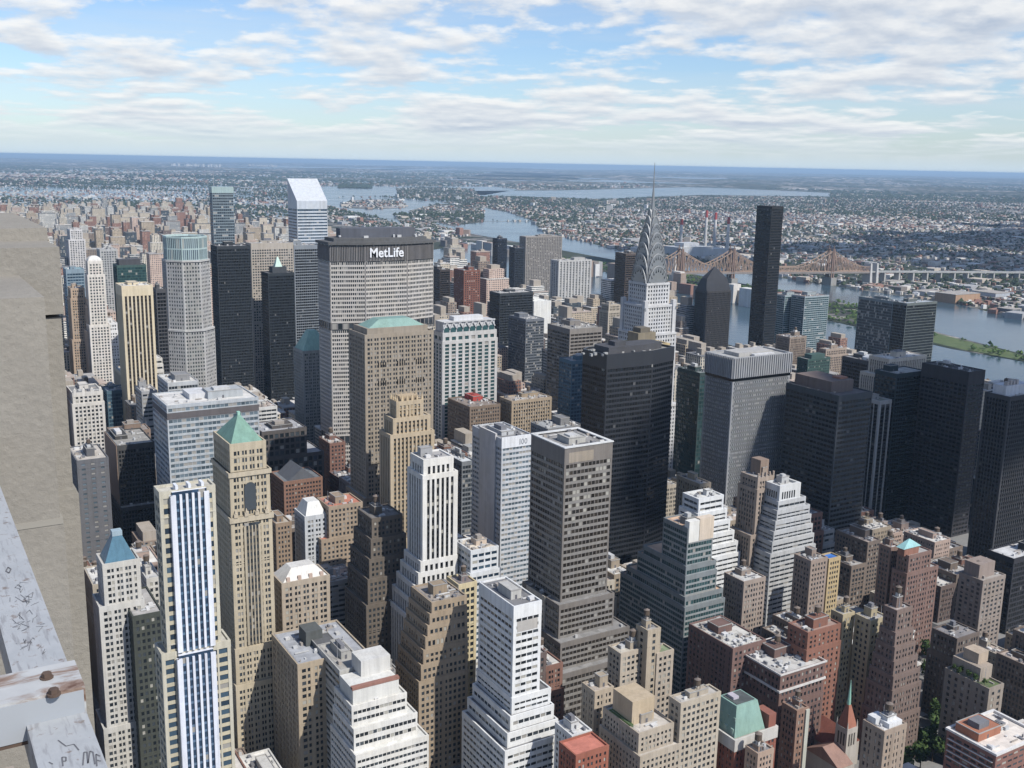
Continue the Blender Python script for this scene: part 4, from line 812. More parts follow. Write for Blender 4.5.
r=B(A_,'narrow brown slab with a pale blank edge wall, left of the church','slab with pale edge wall',797,712,783,808,46,760,'punch',(.24,.15,.11),roof=(.3,.24,.2),clut=.5)
addbox(r,'edge_wall',.72,-.12,1.03,.3,0,46,(.42,.42,.36))
B(A_,'small tan block in front of the green mansard','small tan block',758,755,748,773,46,768,'punch',(.34,.25,.19),roof=(.2,.2,.21),clut=.4)
# ---------------- bottom centre and left of centre
r=B(O,'gleaming white tower block with strip windows stepping down to white terraces','gleaming white stepped tower',514,608,478,541,110,768,'ribbon',(.68,.68,.66),[(62,.3,.5,6.5,1),(54,2.5,3,7,1),(47,5.5,5.5,8,1),(40,8.5,8.5,9,1)],st=dict(sp=.56,fl=3.7,bay=3.4,pw=.12,cw=1.2,top=6),roof=(.16,.16,.165),cat='tower',clut=1,dep=34,tanks=False,mincol=(.4,.39,.36))
a,b,c,d,z=frame(r); m=MB(); m.box(a+(c-a)*.12,b-.36,z-13,a+(c-a)*.88,b-.3,z-7.5); m.build('louver',wallmat((.36,.34,.31)),r)
r=B(T,'tan brick tower stepping down to the left beside the gleaming white tower','tan stepping tower',432,604,425,466,96,718,'punch',(.30,.235,.165),[(90,1.3,.3,.1,.5),(84,2.6,.5,.2,1),(78,3.9,.7,.3,1.5),(71,5.2,.9,.4,2),(63,6.6,1.1,.5,2.5),(54,8,1.3,.6,3)],st=dict(bay=2.5),dep=24,roof=(.25,.22,.19),clut=2.4)
B(O,'blue and white office block with big roof vents, behind the tan stepping tower','blue and white block',471,552,454,498,92,690,'ribbon',(.62,.63,.63),[(78,1,1,1,1)],st=dict(bay=4,pw=.2,gl='blue',fl=4),roof=(.5,.45,.38),clut=2.5,dep=20,mincol=(.55,.45,.36))
B(A_,'narrow yellowish block with square windows between white and tan neighbours','narrow yellowish block',459,586,455,476,82,690,'loft',(.50,.42,.26),dep=14,roof=(.22,.19,.18),clut=.8,mincol=(.2,.16,.15))
r=B(O,'white strip windowed block with stepped terraces at the bottom edge','white strip windowed block',352,708,345,406,66,768,'ribbon',(.60,.58,.53),[(56,.5,3.5,4,1),(45,1.5,8,8,2)],st=dict(sp=.55,fl=3.6,bay=2.2,pw=.14),roof=(.55,.55,.52),dep=22,clut=.6,tanks=False)
addbox(r,'penthouse',.05,.1,.9,.85,66,74,(.58,.57,.53)); addbox(r,'penthouse',.35,.55,.9,1.1,74,82,(.5,.49,.46)); addbox(r,'coping',.04,.09,.91,.2,73.6,75,(.25,.13,.1))
B(O,'grey white side wing behind the white strip windowed block','grey white side wing',340,672,329,366,74,768,'ribbon',(.38,.37,.34),st=dict(sp=.5),roof=(.3,.29,.27),dep=30,clut=.5)
r=B(O,'tan masonry block with a dark rooftop tank house','tan block with tank house',298,666,283.5,365,72,768,'pair',(.335,.275,.20),st=dict(bay=3.2),roof=(.30,.31,.33),dep=40,clut=2.4,tanks=False,mincol=(.10,.10,.10))
addbox(r,'tank_house',.3,.45,.55,.72,72,80,(.09,.095,.09))
r=B(O,'beige block under a white hipped roof with dormers','beige white hipped block',282,585,276,329,88,642,'pair',(.36,.30,.23),st=dict(bay=2.6),clut=0,dep=18)
a,b,c,d,z=frame(r); pyramid(r,7,(.56,.54,.50),.3,.5,name='hipped_roof'); m=MB()
for k in range(4): X=a+4+k*(c-a-8)/3; m.box(X-1,b+.6,z+.5,X+1,b+2.4,z+3)
build_each(m,'dormer',wallmat((.42,.32,.26)),r)
r=B(O,'pale block with a white mansard roof in the brick quarter','pale white mansard block',305,518,290,327,86,568,'pair',(.46,.47,.47),clut=0,dep=20,st=dict(bay=2.6))
pyramid(r,9,(.62,.61,.57),.6,.55,name='mansard_roof')
B(O,'tan block with a salmon parapet behind the white hipped block','tan block with salmon parapet',329,508,313,362,92,562,'punch',(.30,.235,.17),[(70,6,1,1,2)],roof=(.40,.17,.12),clut=1.5,dep=22)
r=B(O,'red brick block with a gabled slate roof behind the golden tower','red brick gabled block',284,483,270,322,82,512,'punch',(.21,.12,.085),roof=(.14,.15,.16),clut=0,dep=30)
a,b,c,d,z=frame(r); m=MB(); q=(a+c)/2; m.face([(a+4,b+2,z),(c-4,b+2,z),(q,b+2,z+9)]); m.face([(a+4,d-2,z),(a+4,b+2,z),(q,b+2,z+9),(q,d-2,z+9)]); m.face([(c-4,b+2,z),(c-4,d-2,z),(q,d-2,z+9),(q,b+2,z+9)]); m.face([(c-4,d-2,z),(a+4,d-2,z),(q,d-2,z+9)]); m.build('gable_roof',wallmat((.10,.105,.115)),r)
B(O,'brown narrow block hugging the right side of the golden tower','brown narrow block',276,525,270,291,84,600,'punch',(.26,.19,.13),dep=22,roof=(.4,.36,.3))
r=B(T,'dark sooty setback tower of many brick terraces','dark sooty setback tower',372,520,352,402,104,650,'punch',(.12,.10,.08),[(92,2,3,1,2),(80,4,5,2,3),(68,6,7,3,3),(52,8,9,4,3)],st=dict(bay=2.8),dep=22,roof=(.16,.15,.14),clut=1.4,cat='tower')
B(O,'blue grey low modern block behind the white tower with black slots','blue grey low block',462,463,436,474,92,530,'curtain',(.17,.18,.19),roof=(.50,.52,.53),dep=38,clut=1.4,tanks=False)
B(O,'brown warehouse like block with a red rooftop box','brown block with red roof box',470,408,440,500,96,440,'punch',(.18,.135,.10),roof=(.2,.17,.15),dep=44,clut=2,mincol=(.35,.06,.05))
B(O,'beige block with a rooftop of brown bulkheads below the banded tower','beige bulkheaded block',512,402,500,551,98,442,'deco',(.34,.27,.19),roof=(.3,.26,.22),dep=22,clut=2.2,win=False)
B(O,'grey roofed teal block between the pale grey slab and the brown ribbon tower','grey roofed infill block',548,430,528,582,108,440,'punch',(.2,.2,.2),roof=(.30,.31,.31),dep=26,clut=2,tanks=False)
B(O,'grey brown block with gravel roof left of the gleaming white tower base','grey gravel roofed block',545,598,520,570,70,612,'punch',(.4,.37,.32),roof=(.5,.45,.38),dep=20,clut=2.6)
B(O,'beige stone block with white dormers at the foot of the black faceted tower','beige foot block',700,485,676,710,84,520,'deco',(.38,.31,.22),roof=(.4,.37,.33),dep=26,win=False)
# ---------------- church
x0,y0=at(846,735,24); root=empty('church',(x0,y0,0),'stone church with red gabled roof and a slim copper green spire','church')
m=MB(); m.box(x0-4,y0-4,0,x0+4,y0+4,30); m.box(x0-3.4,y0+4,0,x0+16,y0+36,14); m.box(x0-14,y0-9,0,x0-4.1,y0+14,13)
for sx in (-1,1):
    for sy in (-1,1): m.cyl(x0+sx*3.6,y0+sy*3.6,30,34,.5,.1,6)
m.build('wall',wallmat((.36,.33,.29)),root)
m=MB(); rx=(x0-3.4+x0+16)/2
for Y0,Y1 in ((y0+4,y0+36.5),):
    m.face([(x0-4.2,Y1,14),(x0-4.2,Y0,14),(rx,Y0,23),(rx,Y1,23)]); m.face([(x0+16.8,Y0,14),(x0+16.8,Y1,14),(rx,Y1,23),(rx,Y0,23)]); m.face([(x0-4.2,Y0,14),(x0+16.8,Y0,14),(rx,Y0,23)])
m.build('roof',wallmat((.20,.075,.055)),root)
m=MB(); X0,X1,Y0,Y1=x0-14.6,x0-3.6,y0-9.4,y0+14.4; ym=(Y0+Y1)/2
m.face([(X0,Y0,13),(X1,Y0,13),(X1,ym,20),(X0,ym,20)]); m.face([(X1,Y1,13),(X0,Y1,13),(X0,ym,20),(X1,ym,20)]); m.face([(X0,Y1,13),(X0,Y0,13),(X0,ym,20)]); m.face([(X1,Y0,13),(X1,Y1,13),(X1,ym,20)])
m.build('porch_roof',wallmat((.24,.15,.12)),root)
m=MB(); m.taper(rect(x0-3.6,y0-3.6,x0+3.6,y0+3.6),30,rect(x0-.9,y0-.9,x0+.9,y0+.9),42); m.build('tower_roof',wallmat((.28,.12,.08)),root)
m=MB(); m.cyl(x0,y0,42,45,1.0,.9,8); m.cyl(x0,y0,45,56,.9,.1,8); m.build('spire',wallmat((.25,.45,.36)),root)
m=MB()
for k in range(3):
    m.box(x0-2.6+k*1.9,y0-4.06,20,x0-1.6+k*1.9,y0-3.98,27); m.box(x0-4.06,y0-2.6+k*1.9,20,x0-3.98,y0-1.6+k*1.9,27)
build_each(m,'louver',wallmat((.06,.055,.05)),root)
FOOT.append((x0-5,y0-5,x0+17,y0+37)); protect([(x0+a,y0+b,z) for a in (-4,4) for b in (-4,4) for z in (0,54)],math.hypot(x0,y0),768); protect([(x0+a,y0+b,z) for a in (-4,16) for b in (4,36) for z in (0,20)],math.hypot(x0,y0),768); HEROES.append(('red roofed church',843,720,root,480))
# ------------------------------------------------------------------ ground, water, streets
def pmat(name, fn):
    m = bpy.data.materials.new(name); m.use_nodes = True; t = NT(m.node_tree); fn(t); return m
def f_ground(t):
    P = t.n('ShaderNodeNewGeometry').outputs['Position']
    dist = t.n('ShaderNodeTexNoise', {'Vector': P, 'Scale': .00055, 'Detail': 5., 'Roughness': .6}).outputs[0]
    town = t.ramp(dist, [(.42, 0.), (.56, 1.)])
    def spk(sc): return t.n('ShaderNodeSeparateXYZ', {0: t.n('ShaderNodeTexVoronoi', {'Vector': P, 'Scale': sc}, feature='F1').outputs['Color']})
    a = spk(.03); b = spk(.009); c = spk(.0035)
    far = t.m('SMOOTH_MIN', t.m('DIVIDE', t.n('ShaderNodeVectorMath', {0: P}, operation='LENGTH').outputs['Value'], 9000.), 1., .1)
    lum = t.m('ADD', t.m('MULTIPLY', t.m('POWER', a.outputs[0], 3.), .55), t.m('MULTIPLY', t.m('POWER', b.outputs[0], 5.), t.m('MULTIPLY', far, .7)))
    lum = t.m('ADD', lum, t.m('MULTIPLY', t.m('POWER', c.outputs[1], 8.), t.m('MULTIPLY', far, .6)))
    green = t.mix(a.outputs[1], (.026, .036, .024), (.055, .062, .045))
    grey = t.mix(lum, (.075, .075, .075), (.56, .51, .47))
    grey = t.mix(t.m('GREATER_THAN', b.outputs[2], .55), grey, green)
    col = t.mix(t.m('ADD', t.m('MULTIPLY', town, .75), .15), green, grey)
    t.n('ShaderNodeOutputMaterial', {0: t.n('ShaderNodeBsdfPrincipled', {'Base Color': col, 'Roughness': .95, 'Specular IOR Level': .1}).outputs[0]})
def f_road(t):
    P = t.n('ShaderNodeNewGeometry').outputs['Position']
    n = t.n('ShaderNodeTexNoise', {'Vector': P, 'Scale': .2, 'Detail': 6.}).outputs[0]
    t.n('ShaderNodeOutputMaterial', {0: t.n('ShaderNodeBsdfPrincipled', {'Base Color': t.mix(n, (.03, .03, .032), (.08, .08, .08)), 'Roughness': .9}).outputs[0]})
def f_water(t):
    P = t.n('ShaderNodeNewGeometry').outputs['Position']
    n = t.n('ShaderNodeTexNoise', {'Vector': P, 'Scale': .045, 'Detail': 6., 'Roughness': .65}).outputs[0]
    big = t.n('ShaderNodeTexNoise', {'Vector': P, 'Scale': .003, 'Detail': 4.}).outputs[0]
    bp = t.n('ShaderNodeBump', {'Height': n, 'Strength': .07, 'Distance': 6.}).outputs[0]
    col = t.mix(big, (.03, .055, .075), (.05, .085, .11))
    t.n('ShaderNodeOutputMaterial', {0: t.n('ShaderNodeBsdfPrincipled', {'Base Color': col, 'Roughness': t.m('ADD', t.m('MULTIPLY', big, .20), .06), 'IOR': 1.33, 'Normal': bp}).outputs[0]})
def f_grass(t):
    P = t.n('ShaderNodeNewGeometry').outputs['Position']
    n = t.n('ShaderNodeTexNoise', {'Vector': P, 'Scale': .05, 'Detail': 6.}).outputs[0]
    t.n('ShaderNodeOutputMaterial', {0: t.n('ShaderNodeBsdfPrincipled', {'Base Color': t.mix(n, (.035, .065, .02), (.11, .14, .05)), 'Roughness': .95}).outputs[0]})
def leafm(c1, c2):
    def f(t):
        g = t.n('ShaderNodeNewGeometry').outputs['Random Per Island']
        t.n('ShaderNodeOutputMaterial', {0: t.n('ShaderNodeBsdfPrincipled', {'Base Color': t.mix(g, c1, c2), 'Roughness': .8, 'Specular IOR Level': .2}).outputs[0]})
    return f
MG, MRD, MW, MGR = pmat('land', f_ground), pmat('asphalt', f_road), pmat('river_water', f_water), pmat('lawn', f_grass)
ML = pmat('leaves', leafm((.02, .045, .015), (.075, .115, .035))); MLF = pmat('far_leaves', leafm((.016, .028, .018), (.042, .06, .032)))
MBK = wallmat((.09, .065, .045))
def sheet(name, polys, z, mat, kind='structure'):
    m = MB()
    for p in polys: m.face([(x, y, z) for x, y in p])
    o = m.build(name, mat); o['kind'] = kind; return o
m = MB(); N = 96; RG = 150000.
for i in range(N):
    a0, a1 = 6.283185*i/N, 6.283185*(i+1)/N
    for q0, q1 in ((0, 2500), (2500, 9000), (9000, 36000), (36000, RG)):
        pts = [(q0*math.sin(a1), q0*math.cos(a1), 0), (q0*math.sin(a0), q0*math.cos(a0), 0), (q1*math.sin(a0), q1*math.cos(a0), 0), (q1*math.sin(a1), q1*math.cos(a1), 0)]
        m.face(pts if q0 else pts[1:])
o = m.build('ground', MG); o['kind'] = 'structure'
px = lambda pts: [at(u, v) for u, v in pts]
sheet('street', [rect(-1500, -400, 1225, 6200)], .05, MRD)
main = [re_(*p) for p in [(1240,-1500),(2000,-1500),(1950,700),(1985,1250),(2080,1500),(2070,2050),(2150,2900),(2300,3600),(2620,4200),(2300,4320),(2120,4520),(1750,4600),(1500,4200),(1380,3200),(1300,2200),(1240,1300)]]
hell = [[re_(*p) for p in q] for q in ([(1760,4615),(2130,4535),(2330,4335),(2640,4215),(2900,4900),(3050,5600),(2900,6600),(2300,6600),(2150,5700),(1950,4950)], [(2310,6615),(2900,6615),(3700,6550),(4700,7800),(4900,8500),(3200,8500)])]
island = [re_(*p) for p in [(1583,1014),(1640,1040),(1700,1270),(1840,1560),(1900,2200),(1950,3000),(2010,3900),(1900,3900),(1760,3000),(1690,2200),(1610,1400),(1575,1150)]]
sheet('river', [main]+hell+[px([(165,207),(214,206),(214,198),(165,199)])], .4, MW)
sheet('bay', [px([(450,194),(600,199),(700,195),(830,196.5),(830,193),(700,187),(560,190.5),(450,191)]), px([(452,179),(560,181),(700,184),(738,182),(720,177),(600,174),(500,171)]),
   px([(440,168),(470,167),(640,168),(660,164.5),(560,163),(450,163.5)]), px([(640,186),(700,184.8),(760,187),(700,186.4)])], .6, MW)
sheet('river_island', [island], .8, MG)
ISL = [px(q) for q in ([(318,203),(350,212),(386,220),(430,235),(470,244),(420,252),(318,242)], [(340,204),(352,200),(402,200.5),(406,208),(372,209.5),(345,208)], [(396,188.5),(430,187.5),(474,189),(482,199),(440,200),(398,197)], [(408,211),(436,204),(484,203),(484,222),(452,226),(424,219)], [(392,214),(410,213),(440,226),(470,236),(440,240),(404,226)])]
sheet('far_island', ISL, .9, MG)
sheet('lawn', [[re_(*p) for p in [(1590,1030),(1634,1050),(1690,1270),(1780,1480),(1690,1490),(1615,1300),(1585,1130)]]], .9, MGR)
sheet('wooded_island', [px([(338,188.3),(372,188.6),(371,185),(342,184.7)])], .8, MG)
# pavements: one raised pad per city block
AVE = [-480,-205,75,215,350,485,620,830,1040,1225]; STR = [40+80*k for k in range(-3, 76)]
m = MB()
for xa, xb in zip(AVE, AVE[1:]):
    for ya, yb in zip(STR, STR[1:]): m.box(xa+9, ya+5, .06, xb-9 if xb < 1225 else 1222, yb-5, .21, 0, False)
o = m.build('pavement', wallmat((.20,.195,.185))); o['kind'] = 'structure'

# ------------------------------------------------------------------ trees of the streets and gardens
def crown_mb(rnd, r, n, hz=1.0):
    m = MB(); cl = [(rnd.gauss(0, r*.42), rnd.gauss(0, r*.42), rnd.uniform(-.55, .75)*r*hz, rnd.uniform(.35, .62)*r) for _ in range(9)]
    for i in range(n):
        cx, cy, cz, cr = cl[i % 9]; d = Vector((rnd.gauss(0, 1), rnd.gauss(0, 1), rnd.gauss(0, 1))).normalized()*cr*rnd.uniform(.75, 1.05)
        p = Vector((cx, cy, cz))+d; nn = (d.normalized()+Vector((rnd.gauss(0, .5), rnd.gauss(0, .5), rnd.gauss(0, .5)))).normalized()
        x = nn.orthogonal().normalized(); y = nn.cross(x); s = rnd.uniform(.3, .65)*r/4
        m.face([p-x*s-y*s*.5, p+x*s*.9-y*s, p+x*s*.6+y*s, p-x*s*.7+y*s*.8])
    return m
TREES = []
for k in range(4):
    rnd = random.Random(40+k); r = 3.6+.5*k
    c = crown_mb(rnd, r, 520); cm = c.build('crown', ML); tm = MB(); tm.cyl(0, 0, 0, 6, .32, .18, 8)
    for a in range(4): tm.bar((0, 0, 4.4), (math.cos(a*1.6+k)*r*.5, math.sin(a*1.6+k)*r*.5, 7.5), .16)
    to = tm.build('trunk', MBK); TREES.append((cm.data, to.data)); bpy.data.objects.remove(cm); bpy.data.objects.remove(to)
def plant(x, y, z, k, label, group, sc=1.0):
    r = empty('street_tree' if z < 5 else 'garden_tree', (x, y, z), label, 'tree', group); r.scale = (sc, sc, sc); r.rotation_euler.z = (x*7.3) % 6.28
    for nm, me, dz in (('crown', TREES[k % 4][0], 8.2), ('trunk', TREES[k % 4][1], 0)):
        o = bpy.data.objects.new(nm, me); COL.objects.link(o); o.parent = r; o.location = (0, 0, dz)
TR = [(926,668),(932,676),(938,664),(940,684),(944,674),(934,690),(928,654),(947,690),(951,662),(938,698),(943,652),
      (912,742),(918,750),(926,744),(921,760),(933,752),(908,756),(930,735),(936,728),(941,720),(934,716),(817,722),(812,731),(820,712),(808,740),(905,768)]
for k, (u, v) in enumerate(TR):
    x, y = at(u, v, 6); near = 'beside the dark brown street block' if v < 705 else 'by the beige block with white penthouses' if u > 850 else 'beside the red roofed church'
    plant(x, y, .2, k, 'dark green leafy street tree in the clump '+near, 'trees '+near, .95+.1*(k % 4)); FOOT.append((x-3.5, y-3.5, x+3.5, y+3.5))
PROT.append(([(924,650),(950,650),(952,704),(924,704)], 470, 768)); PROT.append(([(906,716),(940,716),(938,768),(906,768)], 440, 768)); PROT.append(([(810,715),(824,712),(822,740),(808,740)], 440, 768))
for k, f in enumerate((.15, .35, .5, .7, .85)):
    rr = [h[3] for h in HEROES if h[0] == 'slab with planted terrace'][0]; a, b, c, d, z = frame(rr)
    plant(a+(c-a)*.12, b+(d-b)*f, z+.1, k, 'small green tree growing on the planted terrace of the grey brown slab', 'terrace trees', .38)

# ------------------------------------------------------------------ cantilever bridge over the river
BA, BB = Vector((*at(666, 271, 42), 0)), Vector((*at(868, 270, 42), 0)); bd = (BB-BA).normalized(); bn = Vector((-bd.y, bd.x, 0))
root = empty('cantilever_bridge', tuple((BA+BB)/2), 'long tan steel cantilever bridge with pointed truss towers crossing the river', 'bridge')
bs = wallmat((.33,.235,.175), .7); bm = (1, 1)
def bp(s, t, z): q = BA+bd*s+bn*t; return (q.x, q.y, z)
Ltot = (BB-BA).length
def sproj(u, v, z):
    x, y = at(u, v, z); return (Vector((x, y, 0))-BA).dot(bd)
tw = [sproj(687, 252, 107), sproj(749, 250, 107), sproj(832, 247, 107)]
tw = [max(40, tw[0]), tw[1], tw[2]]
def top(s):
    b = 48
    for t_ in tw:
        q = abs(s-t_)/105.
        if q < 1: b = max(b, 48+46*(1-q)**1.5)
    return b
n = 64
for sd_ in (-13, 13):
    m = MB()
    for k in range(n):
        s0, s1 = Ltot*k/n, Ltot*(k+1)/n
        m.bar(bp(s0, sd_, top(s0)+4), bp(s1, sd_, top(s1)+4), 2.2); m.bar(bp(s0, sd_, 40), bp(s1, sd_, 40), 2.6)
        m.bar(bp(s0, sd_, 40), bp(s0, sd_, top(s0)+4), 1.5)
        if k % 2: m.bar(bp(s0, sd_, 40), bp(s1, sd_, top(s1)+4), 1.3)
        else: m.bar(bp(s0, sd_, top(s0)+4), bp(s1, sd_, 40), 1.3)
    m.build('truss', bs, root)
m = MB()
for k in range(40):
    s0, s1 = -60+(Ltot+60)*k/40, -60+(Ltot+60)*(k+1)/40; A = [bp(s0, -15, 34), bp(s1, -15, 34), bp(s1, 15, 34), bp(s0, 15, 34)]
    m.face(A[::-1]); B_ = [(x, y, 39) for x, y, z in A]; m.face(B_)
    for i in range(4): j = (i+1) % 4; m.face([A[i], A[j], B_[j], B_[i]])
m.build('deck', wallmat((.24,.21,.19)), root)
for t_ in tw:
    m = MB()
    for sd_ in (-13, 13):
        for ds in (-4, 4): m.bar(bp(t_+ds, sd_, 0), bp(t_+ds*.4, sd_, 102), 4.0)
        m.bar(bp(t_, sd_, 100), bp(t_, sd_, 112), 1.6)
    for z in (60, 85, 100): m.bar(bp(t_, -13, z), bp(t_, 13, z), 2.6)
    m.build('tower', wallmat((.20,.135,.105), .7), root)
    m = MB(); c0 = bp(t_, 0, 0); m.box(c0[0]-11, c0[1]-17, 0, c0[0]+11, c0[1]+17, 22); m.build('pier', wallmat((.28,.27,.25)), root)
va = Vector((BB.x+2, BB.y, 0)); vb_ = Vector((*at(1030, 268, 30), 0))
root = empty('viaduct', tuple((va+vb_)/2), 'grey approach viaduct on piers leading from the bridge into the far shore', 'viaduct')
m = MB(); P2 = MB()
for k in range(24):
    a = va+(vb_-va)*(k/24); b = va+(vb_-va)*((k+1)/24); za, zb = 40-k*.9, 40-(k+1)*.9
    q = [(a.x, a.y-10, za), (b.x, b.y-10, zb), (b.x, b.y+10, zb), (a.x, a.y+10, za)]; q2 = [(x, y, z-4.5) for x, y, z in q]
    m.face(q); m.face(q2[::-1])
    for i in range(4): j = (i+1) % 4; m.face([q2[i], q2[j], q[j], q[i]])
    if k % 2 == 0: P2.box(a.x-3, a.y-9, 0, a.x+3, a.y+9, za-4.4)
m.build('deck', wallmat((.30,.30,.29)), root); build_each(P2, 'pier', wallmat((.36,.35,.33)), root)
for dx in (0, 26):
    m = MB(); m.taper(rect(BB.x-8+dx, BB.y-17, BB.x+2+dx, BB.y+13), 0, rect(BB.x-6+dx, BB.y-14, BB.x+dx, BB.y+10), 62); m.build('anchor_pylon', wallmat((.42,.41,.39)), root)
# power station chimneys
for (u, v, z), pos in zip([(682,219,122),(707,210.5,150),(716,212.5,148),(729,217,142)], ('shortest, leftmost','tallest, second from the left','third from the left','rightmost')):
    x, y = at(u, v, z); r = empty('smokestack', (x, y, 0), f'power station smokestack with red and white top, {pos} of four', 'chimney', 'power station smokestacks')
    m = MB(); m.cyl(x, y, 0, z*.62, 6.6, 5.6, 12); m.build('shaft', wallmat((.45,.44,.42)), r)
    m = MB(); m.cyl(x, y, z*.62, z*.82, 5.6, 5.2, 12, 1); m.cyl(x, y, z*.82, z, 5.7, 5.4, 12, 0); m.build('painted_top', [wallmat((.36,.075,.07)), wallmat((.62,.60,.58))], r)
x, y = at(690, 252, 20); r = empty('power_station', (x, y, 0), 'pale power station sheds below the red and white smokestacks', 'power station')
m = MB(); m.box(x-60, y-20, 0, x+90, y+70, 38); m.box(x-30, y, 38, x+40, y+50, 52); m.box(x+95, y, 0, x+190, y+80, 26); m.build('hall', wallmat((.40,.41,.42)), r)
m = MB(); m.box(x-61, y-21, 38, x+91, y-1, 39.2); m.box(x+94, y-1, 26, x+191, y+81, 27); build_each(m, 'roof', roofmat((.5,.5,.48)), r)
x, y = at(676, 275, 20); r = empty('billboard_building', (x, y, 0), 'bright white blank walled building beside the start of the truss bridge', 'building')
m = MB(); m.box(x-18, y-10, 0, x+18, y+10, 66); m.build('wall', wallmat((.72,.71,.68)), r); m = MB(); m.box(x-15, y-8, 66, x+2, y+6, 71); m.build('bulkhead', wallmat((.5,.5,.48)), r)
# riverside works on the far bank
for k, (u, v, w, d, h, c, l) in enumerate([(955,304,95,60,22,(.34,.22,.14),'long tan brick warehouse on the far riverbank'),(995,300,60,70,16,(.34,.36,.38),'grey metal shed right of the long tan warehouse'),
     (925,296,70,40,10,(.5,.48,.44),'low pale shed on the far riverbank left of the long tan warehouse'),(1012,316,30,40,14,(.12,.13,.14),'dark shed at the water edge, far right'),(890,285,60,50,10,(.46,.44,.40),'low cream shed below the viaduct')]):
    x, y = at(u, v, 0); r = empty('warehouse', (x, y, 0), l, 'warehouse'); m = MB(); m.box(x, y, 0, x+w, y+d, h, 0, False); m.build('wall', wallmat(c), r); m = MB(); m.box(x-.5, y-.5, h, x+w+.5, y+d+.5, h+1); m.build('roof', roofmat((.30,.28,.26)), r)

# ------------------------------------------------------------------ infill: the rest of the city, lot by lot
PW, PH = 512, 384
NEAR = np.full((PH, PW), 1e9); FLAG = np.zeros((PH, PW), bool)
def hull(pts):
    pts = sorted(set((round(x, 2), round(y, 2)) for x, y in pts))
    if len(pts) < 3: return pts
    def half(ps):
        h = []
        for p in ps:
            while len(h) > 1 and (h[-1][0]-h[-2][0])*(p[1]-h[-2][1])-(h[-1][1]-h[-2][1])*(p[0]-h[-2][0]) <= 0: h.pop()
            h.append(p)
        return h
    a = half(pts); b = half(pts[::-1]); return a[:-1]+b[:-1]
def cover(pts):
    """pixels (half resolution) inside the convex hull of the projected points"""
    h = hull([(x/2, y/2) for x, y in pts])
    if len(h) < 3: return None
    x0 = max(0, int(min(p[0] for p in h))); x1 = min(PW, int(max(p[0] for p in h))+2); y0 = max(0, int(min(p[1] for p in h))); y1 = min(PH, int(max(p[1] for p in h))+2)
    if x0 >= x1 or y0 >= y1: return None
    X, Y = np.meshgrid(np.arange(x0, x1)+.5, np.arange(y0, y1)+.5); ok = np.ones(X.shape, bool)
    for i in range(len(h)):
        p, q = h[i], h[(i+1) % len(h)]; ok &= (q[0]-p[0])*(Y-p[1])-(q[1]-p[1])*(X-p[0]) >= 0
    return (slice(y0, y1), slice(x0, x1)), ok
PROT += [([(826,272),(1024,300),(1024,386),(990,372),(940,362),(938,306),(858,300),(828,318)], 2600, 768), ([(668,246),(1024,246),(1024,290),(668,290)], 2500, 768), ([(320,150),(480,150),(480,226),(330,226)], 4300, 768), ([(479,223),(525,223),(525,232),(479,232)], 4000, 768),
         ([(790,275),(830,280),(826,296),(790,292)], 2500, 768), ([(734,300),(748,300),(744,345),(734,345)], 1990, 768)]
for pts, dist, vb in PROT:
    r = cover(pts)
    if r is None: continue
    sl_, ok = r; sub = NEAR[sl_]; upd = ok & (dist < sub); sub[upd] = dist
    rows = (np.arange(sl_[0].start, sl_[0].stop)*2 < vb)[:, None]; FLAG[sl_][upd] = np.broadcast_to(rows, ok.shape)[upd]
def boxpts(a, b, c, d, h): return [project(x, y, z) for x, y in ((a, b), (c, b), (c, d), (a, d)) for z in (0, h)]
PAL = [('tan brick', (.29,.24,.18), 'grid'), ('beige', (.37,.325,.26), 'grid'), ('red brick', (.19,.105,.08), 'grid'), ('brown', (.165,.13,.105), 'grid'), ('grey', (.29,.29,.285), 'ribbon'),
       ('white', (.50,.49,.46), 'ribbon'), ('cream', (.43,.39,.32), 'pier'), ('pinkish', (.35,.265,.22), 'grid'), ('dark glass', (.06,.07,.08), 'curtain'), ('dusky brick', (.12,.09,.08), 'grid')]
rnd = random.Random(2024); CAND = []
def lots():
    for xa, xb in zip(AVE, AVE[1:]):
        for k in range(len(STR)-1):
            ya, yb = STR[k]+8, STR[k+1]-8
            if ya < 220 or yb > 5400: continue
            for row in (0, 1):
                y0_, y1_ = (ya, (ya+yb)/2-1.5) if row == 0 else ((ya+yb)/2+1.5, yb)
                x = xa+12; near_ = ya < 520
                while x < xb-22:
                    w = rnd.uniform(10, 20) if near_ else rnd.uniform(13, 26) if ya < 1400 else rnd.uniform(20, 46); w = min(w, xb-12-x)
                    if w < 7: break
                    yield x, y0_, x+w-.4, y1_-rnd.uniform(0, 5), x < xa+40 or x+w > xb-40
                    x += w
